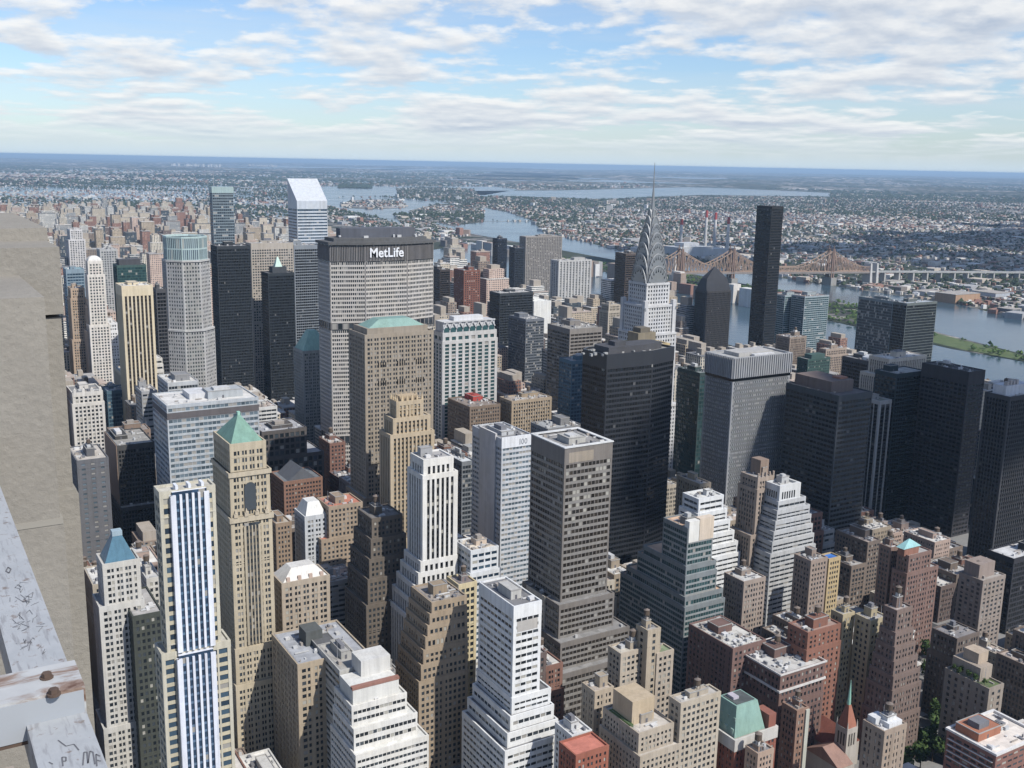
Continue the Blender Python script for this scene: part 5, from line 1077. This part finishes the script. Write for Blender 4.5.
for a, b, c, d, av in lots():
    cx, cy = (a+c)/2, (b+d)/2; dist = math.hypot(a, b)
    u, v = project(cx, cy, 20)
    if u < -20 or u > 1060 or cy < 100 or v > 860: continue
    if any(not (c < f[0]-.5 or a > f[2]+.5 or d < f[1]-.5 or b > f[3]+.5) for f in FOOT): continue
    q = rnd.random()
    if cy < 520: h = rnd.uniform(16, 34) if q < .5 else rnd.uniform(34, 58)
    elif cy < 1400: h = rnd.uniform(40, 75) if q < .5 else rnd.uniform(70, 120)
    else: h = (rnd.uniform(18, 38) if q < .46 else rnd.uniform(45, 85) if q < .76 else rnd.uniform(85, 140))+(8 if av else 0)
    if cy < 1400 and cx > 950: h *= .7
    lim = 199 if u < 330 else 229 if u < 540 else 238
    while h > 9:
        pts = boxpts(a, b, c, d, h)
        if dist > 1500 and min(p[1] for p in pts) < lim+rnd.uniform(0, 14): h *= .86; continue
        r = cover(pts); bad = 0
        if r is not None:
            s_, ok = r; bad = int((ok & FLAG[s_] & (NEAR[s_] > dist-30)).sum())
        if bad <= 1: break
        h -= max(4, h*.12)
    if h <= 9:
        continue
    pw_ = [.15,.10,.16,.20,.08,.04,.05,.05,.02,.15] if cy < 520 else [.16,.16,.12,.12,.10,.07,.10,.06,.04,.07] if cy < 1500 else [.10,.16,.18,.06,.08,.17,.10,.09,.04,.02]
    CAND.append([a, b, c, d, h, dist, rnd.choices(range(10), pw_)[0], 0])
Z = NEAR.copy()
for pts, dist, vb in PROT: pass
CAND.sort(key=lambda q: q[5])
for q in CAND:
    r = cover(boxpts(*q[:5]))
    if r is None: continue
    s_, ok = r; sub = Z[s_]; vis = ok & (q[5] < sub); q[7] = int(vis.sum()); sub[vis] = q[5]
vis = sorted([q for q in CAND if q[7] > 0], key=lambda q: -q[7])
NH = len(HEROES); NI = min(len(vis), 345-NH)
print('HEROES', NH, 'CAND', len(CAND), 'VISIBLE', len(vis), 'INDIVIDUAL', NI, 'min px', vis[NI-1][7]*4 if vis else 0)
def far_box(m, R_, a, b, c, d, h, rnd, mi, parts=None):
    bay = 3.4
    m.box(a, b, 0, c, d, h, mi, False, (bay, 3.4)); X = parts if parts is not None else R_
    def put(nm, mb_, k):
        if parts is None:
            for f, mm in zip(mb_.f, mb_.mi): R_.face([mb_.v[i] for i in f], k)
        else: parts.append((nm, mb_, k))
    if rnd.random() < .4 and h > 40 and c-a > 16:
        e = (c-a)*.16; m.box(a+e, b+e*.6, h, c-e, d-e*.6, h+rnd.uniform(6, 18), mi, False, (bay, 3.4))
        q = MB(); q.box(a+e*1.8, b+e, h+6, c-e*2, d-e, h+20+rnd.uniform(0, 3)); put('bulkhead', q, 1)
    q = MB(); q.box(a-.3, b-.3, h-.2, c+.3, d+.3, h+.9); put('roof', q, 0)
    w, e = c-a, d-b; x = a+w*rnd.uniform(.15, .5); y = b+e*rnd.uniform(.2, .5); q = MB(); q.box(x, y, h+.9, x+w*rnd.uniform(.2, .4), y+e*.35, h+rnd.uniform(4, 8)); put('bulkhead', q, 1)
    for _ in range(2):
        x = a+w*rnd.uniform(.08, .85); y = b+e*rnd.uniform(.08, .8); q = MB(); q.box(x, y, h+.9, x+2.2, y+2, h+rnd.uniform(1.8, 3)); put('rooftop_unit', q, rnd.choice((1, 2)))
    if rnd.random() < .4: x = a+w*rnd.uniform(.2, .8); y = b+e*rnd.uniform(.2, .8); q = MB(); q.cyl(x, y, h+.9, h+6, 2, 2, 8); q.cyl(x, y, h+6.01, h+7.4, 2.1, .1, 8); put('water_tank', q, 3)
ROOFS = [roofmat((.30,.29,.28)), roofmat((.48,.46,.43)), roofmat((.15,.15,.155)), roofmat((.36,.30,.26))]
BH = [wallmat((.33,.29,.24)), wallmat((.45,.44,.42)), wallmat((.10,.075,.055))]
used = {}
def filler_label(q):
    a, b, c, d, h, dist, ci, _ = q; u, v = project((a+c)/2, b, h)
    best = min(HEROES, key=lambda H: math.hypot(H[1]-u, (H[2]-v)*.7))
    du, dv = u-best[1], v-best[2]
    rel = ('right of' if du > 0 else 'left of') if abs(du) > abs(dv) else ('in front of' if dist < best[4] else 'behind')
    size = 'low' if h < 32 else 'mid rise' if h < 62 else 'tall'
    typ = 'block' if dist < 1400 else 'apartment block'
    return (f'{size} {PAL[ci][0]} {typ}', rel, best[0], math.hypot(du, dv))
info = [(q, filler_label(q)) for q in vis[:NI]]; grp = {}
for q, l in info: grp.setdefault(l[:3], []).append((l[3], id(q)))
for g_ in grp.values(): g_.sort()
ORD = ['nearest', 'second nearest', 'third nearest', 'fourth nearest', 'fifth nearest', 'sixth nearest', 'seventh nearest', 'eighth nearest', 'ninth nearest', 'tenth nearest']
for q, l in info:
    a, b, c, d, h, dist, ci, npx = q; k = [i for _, i in grp[l[:3]]].index(id(q))
    lab = f'{l[0]} {l[1]} the {l[2]}'
    lab = ' '.join(lab.split()[:13])
    if len(grp[l[:3]]) > 1: lab = f'{ORD[k] if k < 10 else "far"} {l[0]} {l[1]} the {l[2]}'.replace('apartment block', 'block')
    rr = random.Random(int(a*13+b*7)); col = PAL[ci][1]
    if dist < 1000:
        sty = {'grid': rr.choice(['punch', 'pair', 'punch', 'loft', 'deco']), 'ribbon': 'ribbon', 'pier': 'pier', 'curtain': 'curtain'}[PAL[ci][2]]
        hl = len(HEROES)
        B('city_block', lab, '', *project(a, b, h), project(a, d, h)[0], project(c, b, h)[0], h, 0, sty, col, xy=(a, b), wid=c-a, dep=d-b,
          roof=rr.choice([(.30,.29,.28),(.46,.44,.41),(.18,.18,.185),(.36,.30,.26),(.55,.54,.51)]), clut=rr.uniform(1.5, 3.2), group='city blocks between the towers', win=(dist < 560 and npx > 60),
          tiers=[(h*rr.uniform(.6, .85), 0, rr.uniform(1.5, 3), rr.uniform(0, .3), 0)] if h > 42 and rr.random() < .55 else ())
        del HEROES[hl:]
    else:
        r = empty('city_block' if dist < 1400 else 'apartment_block', ((a+c)/2, (b+d)/2, 0), lab, 'building', 'city blocks between the towers' if dist < 1400 else 'apartment blocks of the far upper town')
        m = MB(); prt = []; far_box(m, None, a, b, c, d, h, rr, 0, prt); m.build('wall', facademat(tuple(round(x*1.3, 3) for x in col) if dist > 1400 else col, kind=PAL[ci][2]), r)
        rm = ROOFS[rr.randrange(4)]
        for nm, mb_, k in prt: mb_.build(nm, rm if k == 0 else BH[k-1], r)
m, R2 = MB(), MB()
for q in vis[NI:]: far_box(m, R2, *q[:5], random.Random(int(q[0]*13+q[1]*7)), q[6])
if m.f:
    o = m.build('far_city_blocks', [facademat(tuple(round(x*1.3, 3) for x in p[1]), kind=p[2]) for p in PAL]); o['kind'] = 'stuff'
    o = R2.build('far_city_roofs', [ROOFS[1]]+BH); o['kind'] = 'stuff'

# ------------------------------------------------------------------ the far shore and beyond: one mass of houses and trees
def inpoly(x, y, poly):
    r = np.zeros(x.shape, bool); n = len(poly)
    for i in range(n):
        (x1, y1), (x2, y2) = poly[i], poly[i-1]
        r ^= ((y1 > y) != (y2 > y)) & (x < (x2-x1)*(y-y1)/(y2-y1+1e-9)+x1)
    return r
def mass(name, x, y, w, d, h, rot, mi, mats, z=0):
    n = len(x); c, s = np.cos(rot), np.sin(rot); V = np.zeros((n, 8, 3), np.float32)
    for k, (sx, sy, sz) in enumerate([(-1,-1,0),(1,-1,0),(1,1,0),(-1,1,0),(-1,-1,1),(1,-1,1),(1,1,1),(-1,1,1)]):
        X, Y = sx*w/2, sy*d/2; V[:, k, 0] = x+X*c-Y*s; V[:, k, 1] = y+X*s+Y*c; V[:, k, 2] = z+sz*h
    Fc = np.array([[0,1,5,4],[1,2,6,5],[2,3,7,6],[3,0,4,7],[4,5,6,7]]); idx = (np.arange(n)[:, None, None]*8+Fc[None]).reshape(-1)
    me = bpy.data.meshes.new(name); me.vertices.add(n*8); me.vertices.foreach_set('co', V.reshape(-1)); me.loops.add(n*20); me.loops.foreach_set('vertex_index', idx.astype(np.int32))
    me.polygons.add(n*5); me.polygons.foreach_set('loop_start', np.arange(0, n*20, 4, dtype=np.int32)); me.polygons.foreach_set('material_index', np.repeat(mi, 5).astype(np.int32))
    for m_ in mats: me.materials.append(m_)
    me.update(calc_edges=True); me.validate(); me.shade_flat(); o = bpy.data.objects.new(name, me); COL.objects.link(o); o['kind'] = 'stuff'; return o
def blobs(name, x, y, z, r, mat, seed, flat=.8):
    g = np.random.default_rng(seed); n = len(x)
    base = np.array([[1,0,0],[0,1,0],[-1,0,0],[0,-1,0],[0,0,1],[0,0,-.5]]); V = base[None]*r[:, None, None]*g.uniform(.6, 1.25, (n, 6, 1)); a = g.uniform(0, 6.28, n); c, s = np.cos(a)[:, None], np.sin(a)[:, None]
    X = V[:, :, 0]*c-V[:, :, 1]*s; Y = V[:, :, 0]*s+V[:, :, 1]*c; V = np.stack([X+x[:, None], Y+y[:, None], V[:, :, 2]*flat+z[:, None]], -1).astype(np.float32)
    Fc = np.array([[0,1,4],[1,2,4],[2,3,4],[3,0,4],[1,0,5],[2,1,5],[3,2,5],[0,3,5]]); idx = (np.arange(n)[:, None, None]*6+Fc[None]).reshape(-1)
    me = bpy.data.meshes.new(name); me.vertices.add(n*6); me.vertices.foreach_set('co', V.reshape(-1)); me.loops.add(n*24); me.loops.foreach_set('vertex_index', idx.astype(np.int32))
    me.polygons.add(n*8); me.polygons.foreach_set('loop_start', np.arange(0, n*24, 3, dtype=np.int32)); me.materials.append(mat); me.update(calc_edges=True); me.validate(); me.shade_flat()
    o = bpy.data.objects.new(name, me); COL.objects.link(o); o['kind'] = 'stuff'; return o
G = np.random.default_rng(11)
waters = [main]+hell+[px([(450,195),(600,200),(700,196),(830,197.5),(830,192),(700,186),(560,189.5),(450,190)]), px([(450,180),(560,182),(700,185),(740,183),(720,176),(600,173),(500,170)])]
def wedge(n, r0_, r1_, p, a0=3., a1=60.):
    a = np.radians(G.uniform(a0, a1, n)); t = G.uniform(0, 1, n); r = (r0_**p+(r1_**p-r0_**p)*t)**(1/p); return r*np.sin(a), r*np.cos(a)
def land(x, y):
    ok = (x > 1990) | (y > 5300)
    wet = np.zeros(x.shape, bool)
    for w_ in waters: wet |= inpoly(x, y, w_)
    for w_ in ISL: wet &= ~inpoly(x, y, w_)
    return ok & ~wet
MC = [wallmat(c) for c in ((.56,.53,.48),(.42,.37,.31),(.27,.155,.12),(.32,.32,.32),(.68,.67,.64),(.18,.16,.145),(.30,.23,.185))]
def clusters(x, y, sc): return np.sin(x/sc+1.3)*np.sin(y/sc*.8)+.5*np.sin(x/sc*2.3+y/sc*1.7)
x, y = wedge(105000, 2300, 15000, .75); ok = land(x, y) & ((np.arctan2(x, y) > .5) | (np.hypot(x, y) < 5600) | (G.uniform(0, 1, len(x)) < .33)) & (clusters(x, y, 420) > G.uniform(-1.4, .5, len(x))); x, y = x[ok], y[ok]; n = len(x)
TH = np.where(clusters(x, y, 1400) > 0, .35, -.25); cu, su = np.cos(TH), np.sin(TH); gu, gv = x*cu+y*su, -x*su+y*cu      # rows along the streets
gu = np.round(gu/34)*34+G.uniform(-4, 4, n); keep = (np.mod(gv, 190) > 24); x, y = gu*cu-gv*su, gu*su+gv*cu; keep &= land(x, y); x, y, rot = x[keep], y[keep], TH[keep]; n = len(x)
w = G.uniform(6, 13, n)*(1+(np.hypot(x, y) > 6000)*.4); d = G.uniform(7, 18, n); h = G.uniform(5, 10, n)
mass('far_houses', x, y, w, d, h, rot, G.choice(7, n, p=[.2,.2,.18,.14,.1,.1,.08]), MC)
x, y = wedge(30000, 13500, 34000, .8); ok = land(x, y) & (clusters(x, y, 1700)+.6*clusters(x, y, 5200) > G.uniform(-.6, 1.6, len(x))); x, y = x[ok], y[ok]; n = len(x)
mass('far_house_rows', x, y, G.uniform(20, 60, n), G.uniform(16, 40, n), G.uniform(7, 16, n), G.uniform(0, 1.5, n), G.choice(7, n, p=[.2,.2,.18,.14,.1,.1,.08]), MC)
x, y = wedge(34000, 12500, 36000, .8); ok = land(x, y) & (clusters(x, y, 1700)+.6*clusters(x, y, 5200) < G.uniform(-.8, 1.2, len(x))); x, y = x[ok], y[ok]; r = G.uniform(16, 38, len(x)); blobs('far_woods', x, y, r*.2, r, MLF, 15, .45)
x, y = wedge(1100, 2150, 9000, .6); ok = land(x, y); x, y = x[ok], y[ok]; n = len(x)
mass('far_works', x, y, G.uniform(20, 60, n), G.uniform(18, 50, n), G.uniform(6, 15, n), np.full(n, .2), G.choice(7, n, p=[.2,.15,.15,.2,.15,.1,.05]), MC)
x, y = wedge(420, 4200, 20000, .8); ok = land(x, y); x, y = x[ok], y[ok]; k = clusters(x, y, 1500) > .15; x, y = x[k], y[k]; n = len(x)
mass('far_apartment_slabs', x, y, G.uniform(12, 24, n), G.uniform(16, 44, n), G.uniform(14, 40, n), G.uniform(0, 1, n), G.choice([0,1,2,4,6], n), MC)
# a distant estate of pale towers on the horizon, left
cx, cy = at(196, 167); k = 46; ang = G.uniform(0, 6.28, k); rr_ = G.uniform(0, 1, k)**.5
mass('far_estate', cx+np.cos(ang)*rr_*850, cy+np.sin(ang)*rr_*500, G.uniform(40, 90, k), G.uniform(40, 60, k), G.uniform(50, 105, k), G.uniform(0, 1, k), np.full(k, 0), MC)
cx, cy = at(263, 167); k = 26; ang = G.uniform(0, 6.28, k)
mass('far_estate', cx+np.cos(ang)*500, cy+np.sin(ang)*400, G.uniform(40, 80, k), G.uniform(40, 60, k), G.uniform(40, 95, k), G.uniform(0, 1, k), np.full(k, 0), MC)
x, y = wedge(90000, 2150, 15000, .75); ok = land(x, y); ok &= (clusters(x+300, y, 520)+.9*clusters(x, y+900, 1900) > G.uniform(-1.2, 1.9, len(x))); x, y = x[ok], y[ok]; r = G.uniform(4, 9.5, len(x))*(1+(np.hypot(x, y) > 6000)*.5)
blobs('far_trees', x, y, r*.6+2, r, MLF, 5)
# woods on the islands and shores
x = G.uniform(1500, 2050, 4200); y = G.uniform(1010, 3900, 4200); ok = inpoly(x, y, island) & ~((y > 1200) & (y < 1480) & (G.uniform(0, 1, 4200) < .8)); x, y = x[ok], y[ok]; r = G.uniform(3.5, 7, len(x)); blobs('island_wood', x, y, r*.6+2, r, ML, 6)
ip = px([(338,188.3),(372,188.6),(371,185),(342,184.7)]); x = G.uniform(min(p[0] for p in ip), max(p[0] for p in ip), 1800); y = G.uniform(min(p[1] for p in ip), max(p[1] for p in ip), 1800); ok = inpoly(x, y, ip); x, y = x[ok], y[ok]; r = G.uniform(12, 22, len(x)); blobs('island_wood', x, y, r*.5, r, MLF, 8)
t = G.uniform(0, 1, 900); x = 2010+G.uniform(0, 90, 900); y = 800+t*2600; ok = land(x, y); x, y = x[ok], y[ok]; r = G.uniform(4, 8, len(x)); blobs('shore_trees', x, y, r*.6+1, r, ML, 9)
k = 60; yy = G.uniform(1650, 3700, k); xx = 1720+(yy-1650)*.09+G.uniform(-35, 60, k); mass('island_housing', xx, yy, G.uniform(14, 30, k), G.uniform(20, 50, k), G.uniform(14, 48, k), np.full(k, .1), G.choice(7, k), MC)
# low wooded hills along the horizon
m = MB(); rnd = random.Random(77)
for k in range(70):
    a = R(-4+68*k/69.); rr2 = rnd.uniform(17000, 60000); hgt = rnd.uniform(25, 60)*rr2/26000+(30 if k > 40 else 0); L = rnd.uniform(1500, 3800)*rr2/26000; cx, cy = rr2*math.sin(a), rr2*math.cos(a); tx, ty = math.cos(a), -math.sin(a); pr = []
    for i in range(13):
        s = -1+i/6.; pr.append((cx+tx*s*L, cy+ty*s*L, hgt*(1-s*s)*rnd.uniform(.75, 1.05)))
    for p, q in zip(pr, pr[1:]):
        dx, dy = math.sin(a)*900, math.cos(a)*900
        m.face([(p[0]-dx, p[1]-dy, .1), (q[0]-dx, q[1]-dy, .1), (q[0], q[1], q[2]+.2), (p[0], p[1], p[2]+.2)]); m.face([(p[0], p[1], p[2]+.2), (q[0], q[1], q[2]+.2), (q[0]+dx, q[1]+dy, .1), (p[0]+dx, p[1]+dy, .1)])
o = m.build('hills', MG); o['kind'] = 'structure'

# ------------------------------------------------------------------ the observation deck's own stone and steel, beside the camera
def f_stone(t):
    tc = t.n('ShaderNodeTexCoord').outputs['Object']
    a = t.n('ShaderNodeTexNoise', {'Vector': tc, 'Scale': 3.5, 'Detail': 6., 'Roughness': .65}).outputs[0]; b = t.n('ShaderNodeTexNoise', {'Vector': tc, 'Scale': 60., 'Detail': 6., 'Roughness': .75}).outputs[0]
    c = t.n('ShaderNodeTexVoronoi', {'Vector': tc, 'Scale': 48.}).outputs[0]
    mix_ = t.m('ADD', t.m('MULTIPLY', a, .6), t.m('MULTIPLY', b, .5))
    col = t.mix(mix_, (.14, .131, .116), (.33, .31, .275)); col = t.mix(t.ramp(c, [(.03, .5), (.10, 0.)]), col, (.10, .09, .075))
    bp_ = t.n('ShaderNodeBump', {'Height': t.m('ADD', b, t.m('MULTIPLY', c, .4)), 'Strength': .38, 'Distance': .010}).outputs[0]
    t.n('ShaderNodeOutputMaterial', {0: t.n('ShaderNodeBsdfPrincipled', {'Base Color': col, 'Roughness': .9, 'Specular IOR Level': .2, 'Normal': bp_}).outputs[0]})
MST = pmat('limestone', f_stone)
def f_steel(t):
    tc = t.n('ShaderNodeTexCoord').outputs['Object']
    a = t.n('ShaderNodeTexNoise', {'Vector': tc, 'Scale': 14., 'Detail': 6., 'Roughness': .7}).outputs[0]; b = t.n('ShaderNodeTexNoise', {'Vector': tc, 'Scale': 55., 'Detail': 5., 'Roughness': .7}).outputs[0]
    sc = t.n('ShaderNodeTexNoise', {'Vector': t.n('ShaderNodeMapping', {0: tc, 2: (0, 0, .5), 3: (160., 22., 30.)}).outputs[0], 'Scale': 1., 'Detail': 3.}).outputs[0]
    col = t.mix(t.m('ADD', t.m('MULTIPLY', a, .6), t.m('MULTIPLY', b, .4)), (.22, .235, .25), (.44, .455, .47))
    col = t.mix(t.ramp(sc, [(.54, 0.), (.66, .65)]), col, (.20, .20, .21)); col = t.mix(t.ramp(b, [(.58, 0.), (.66, .7)]), col, (.13, .085, .06))
    t.n('ShaderNodeOutputMaterial', {0: t.n('ShaderNodeBsdfPrincipled', {'Base Color': col, 'Roughness': .5, 'Specular IOR Level': .4}).outputs[0]})
MSP = pmat('worn_paint', f_steel)
def f_rust(t):
    tc = t.n('ShaderNodeTexCoord').outputs['Object']; b = t.n('ShaderNodeTexNoise', {'Vector': tc, 'Scale': 70., 'Detail': 5.}).outputs[0]
    t.n('ShaderNodeOutputMaterial', {0: t.n('ShaderNodeBsdfPrincipled', {'Base Color': t.mix(b, (.045, .03, .024), (.12, .08, .06)), 'Roughness': .9}).outputs[0]})
MRU = pmat('rust', f_rust)
def f_rusty(t):
    tc = t.n('ShaderNodeTexCoord').outputs['Object']
    mp = t.n('ShaderNodeMapping', {0: tc, 3: (9., 34., 20.)}).outputs[0]; a = t.n('ShaderNodeTexNoise', {'Vector': mp, 'Scale': 1., 'Detail': 6., 'Roughness': .65, 'Distortion': .6}).outputs[0]
    b = t.n('ShaderNodeTexNoise', {'Vector': tc, 'Scale': 40., 'Detail': 5.}).outputs[0]
    col = t.mix(b, (.30, .305, .31), (.47, .48, .48)); col = t.mix(t.ramp(a, [(.50, 0.), (.60, .85)]), col, (.19, .115, .075)); col = t.mix(t.ramp(a, [(.62, 0.), (.70, .9)]), col, (.10, .05, .03))
    t.n('ShaderNodeOutputMaterial', {0: t.n('ShaderNodeBsdfPrincipled', {'Base Color': col, 'Roughness': .55}).outputs[0]})
MRT = pmat('rust_streaked_paint', f_rusty)
Y1, Y2, Y3 = 2.60, 3.10, 3.35
deck = empty('stone_parapet_pier', (.1, 2.8, 318.), 'weathered limestone parapet pier with stepped coping at the left of the view', 'parapet')
def stone(xr, zt, y0_, y1_, zb, name='stone_block', bev=.015):
    m = MB(); m.box(-1.6, y0_, zb, xr, y1_, zt); o = m.build(name, MST, deck); md = o.modifiers.new('bevel', 'BEVEL'); md.width = bev; md.segments = 2; return o
xa, _ = at_y(57.5, 455, Y1); _, zj = at_y(40, 524, Y1); _, zt1 = at_y(44, 297, Y1)
xb_, _ = at_y(75, 440, Y2); _, zj2 = at_y(68, 494, Y2); _, zk2 = at_y(60, 316, Y2); xc_, _ = at_y(61.5, 280, Y2); _, zt2 = at_y(61, 247, Y2)
xs1, _ = at_y(46, 330, Y1-.0)
stone(xa-.004, zt1, Y1, Y1+.5, zj+.002); stone(xa+.004, zj-.002, Y1, Y1+.5, 317.2)
stone(xc_, zt2, Y2, Y2+.6, zk2+.005); stone(xb_-.012, zk2-.005, Y2+.012, Y2+.6, zj2+.002); stone(xb_, zj2-.002, Y2, Y2+.6, 317.2)
xt, zt3 = at_y(47, 228, Y3); stone(xt, zt3, Y3, Y3+.9, zt2-.05)
m = MB(); m.box(-1.55, Y1-.0015, zj-.007, xa+.002, Y1+.4, zj+.008); m.box(xa-.2, Y2+.006, zj2-.008, xb_-.004, Y2+.5, zj2+.009); build_each(m, 'mortar_joint', wallmat((.24,.225,.195)), deck)
# railing beam running along the avenue, clamped by a bracket with two bolts
ZB = 319.40; xr, yr = at(108, 768, ZB); xl, yl = at(38, 768, ZB)
rail = empty('parapet_railing', (xr, 1., ZB), 'scratched white painted steel railing beam with bolted rusty bracket beside the stone pier', 'railing')
m = MB(); m.box(xl, .2, ZB-.05, xr, 2.55, ZB); o = m.build('beam', MSP, rail); md = o.modifiers.new('bevel', 'BEVEL'); md.width = .006; md.segments = 3
zc_ = ZB+.03; bx1, by1 = at(85, 686, zc_); bx2, by2 = at(74, 660, zc_)
_, ztmp = at_y(85, 727, by1); m = MB(); m.box(-1.2, by1, min(ztmp, ZB-.004), bx1, by2, zc_); o = m.build('bracket', MRT, rail); md = o.modifiers.new('bevel', 'BEVEL'); md.width = .004; md.segments = 2
m = MB(); m.box(-1.19, by1-.0016, min(ztmp, ZB-.004)+.001, bx1-.002, by1-.0002, zc_-.0035); m.build('bracket_shade_plate', wallmat((.36,.38,.40), .5), rail)  # added plate: clean paint, its greyer colour holds the front's shading
m = MB(); m.box(-1.2, by1-.0012, min(ztmp, ZB-.004)-.0035, bx1-.004, by1+.03, min(ztmp, ZB-.004)+.0); m.build('rust_seam', MRU, rail)
for u, v in ((46, 668), (53, 684)):
    x, y = at(u, v, zc_+.012); m = MB(); m.cyl(x, y, zc_-.001, zc_+.0015, .0072, .0072, 14); m.cyl(x, y, zc_+.0015, zc_+.0065, .0056, .0052, 6); m.build('bolt', MRU, rail)
m = MB(); x, y = at(14, 768, 319.1); m.box(x-.07, .2, 319.0, x, 1.6, 319.1); m.build('lower_rail', wallmat((.30,.26,.22)), rail)
m = MB(); m.box(-1.6, .1, 318.6, xl-.03, 2.55, 318.7); m.build('ledge', wallmat((.12,.105,.09)), rail)
# pen scribbles on the paint
m = MB(); rnd = random.Random(9)
def stroke(pts, w=.0007, z=ZB+.0006):
    P = [at(u, v, z) for u, v in pts]
    for (x0_, y0_), (x1_, y1_) in zip(P, P[1:]):
        L = math.hypot(x1_-x0_, y1_-y0_)+1e-9; nx, ny = -(y1_-y0_)/L*w, (x1_-x0_)/L*w; m.face([(x0_-nx, y0_-ny, z), (x1_-nx, y1_-ny, z), (x1_+nx, y1_+ny, z), (x0_+nx, y0_+ny, z)])
stroke([(83,765),(84,752),(87,752),(88,763),(90,751),(93,752),(95,764)]); stroke([(97,766),(96,754),(100,756)]); stroke([(97,760),(101,761)])
stroke([(62,757),(63,766)], .0007); stroke([(62,757),(66,757),(66,761),(63,761)], .0007); stroke([(58,740),(66,746),(74,744),(79,750)], .0006); stroke([(49,762),(53,764)], .0006)
stroke([(8,567),(6,571),(9,573),(11,569),(8,567)], .0010)
for _ in range(40):
    v = rnd.uniform(585, 655); u = rnd.uniform(0.28, .8)*(v-480)*.35+(v-600)*.05; stroke([(u+rnd.uniform(-5, 5), v+rnd.uniform(-4, 4)) for _ in range(rnd.randint(2, 4))], .00035)
m.build('scribble', wallmat((.13,.13,.14)), rail)
# the tower that carries the deck, below and behind the camera
tower = empty('observation_tower', (-30, -40, 0), 'limestone observation tower that carries the parapet, seen only at its edge', 'tower')
m = MB(); m.box(-75, -75, 0, -.4, -.5, 316); m.build('wall', wallmat(LIME), tower)

# ------------------------------------------------------------------ clouds overhead and the air
def cloud(x, y, z, rx, ry, seed):
    g = random.Random(seed); bm_ = None; m = MB()
    for k in range(16):
        a = g.uniform(0, 6.28); q = g.uniform(0, 1)**.6; cx, cy = x+math.cos(a)*q*rx, y+math.sin(a)*q*ry; r = g.uniform(.25, .5)*min(rx, ry)*(1.15-.5*q); cz = z+g.uniform(0, .3)*r
        NU, NV = 14, 8; gr = []
        for j in range(NV+1):
            th = math.pi*j/NV; row = []
            for i in range(NU):
                f = 6.28318*i/NU; k2 = 1+.16*math.sin(3*f+seed+k)*math.sin(2*th)+.1*math.sin(7*f+k)
                zz = math.cos(th)*r*.5*k2; row.append((cx+math.sin(th)*math.cos(f)*r*k2*1.3, cy+math.sin(th)*math.sin(f)*r*k2*1.3, cz+(zz if zz > 0 else zz*.35)))
            gr.append(row)
        for j in range(NV):
            for i in range(NU): i2 = (i+1) % NU; m.face([gr[j+1][i], gr[j+1][i2], gr[j][i2], gr[j][i]])
    o = m.build('cloud', MCL); o['kind'] = 'structure'; return o
MCL = pmat('cloud', lambda t: t.n('ShaderNodeOutputMaterial', {0: t.n('ShaderNodeBsdfPrincipled', {'Base Color': (.85, .86, .88, 1), 'Roughness': 1., 'Specular IOR Level': 0.}).outputs[0]}))
def shade(gx, gy, rx, ry, seed, alt=1500.):
    k = (alt-60)/sd.z; cloud(gx+sd.x*k, gy+sd.y*k, alt, rx, ry, seed)
shade(640, 620, 250, 110, 1); shade(960, 640, 160, 150, 2)
shade(4500, 2500, 1500, 620, 3, 1700); shade(2900, 2900, 900, 380, 8, 1600); shade(4700, 3200, 1200, 500, 9, 1700); shade(6200, 3300, 1500, 700, 5, 1800)
def f_haze(t):
    t.n('ShaderNodeOutputMaterial', {1: t.n('ShaderNodeVolumePrincipled', {'Color': (.52, .745, 1., 1), 'Density': HAZE, 'Anisotropy': .1}).outputs[0]})
m = MB(); m.box(-152000, -152000, -1.5, 152000, 152000, 332); o = m.build('haze', pmat('haze', f_haze)); o['kind'] = 'stuff'
c_ = scn.cycles; c_.volume_bounces = 0; c_.max_bounces = 6; c_.diffuse_bounces = 2; c_.glossy_bounces = 3; c_.sample_clamp_indirect = 4.0; c_.caustics_reflective = False; c_.caustics_refractive = False
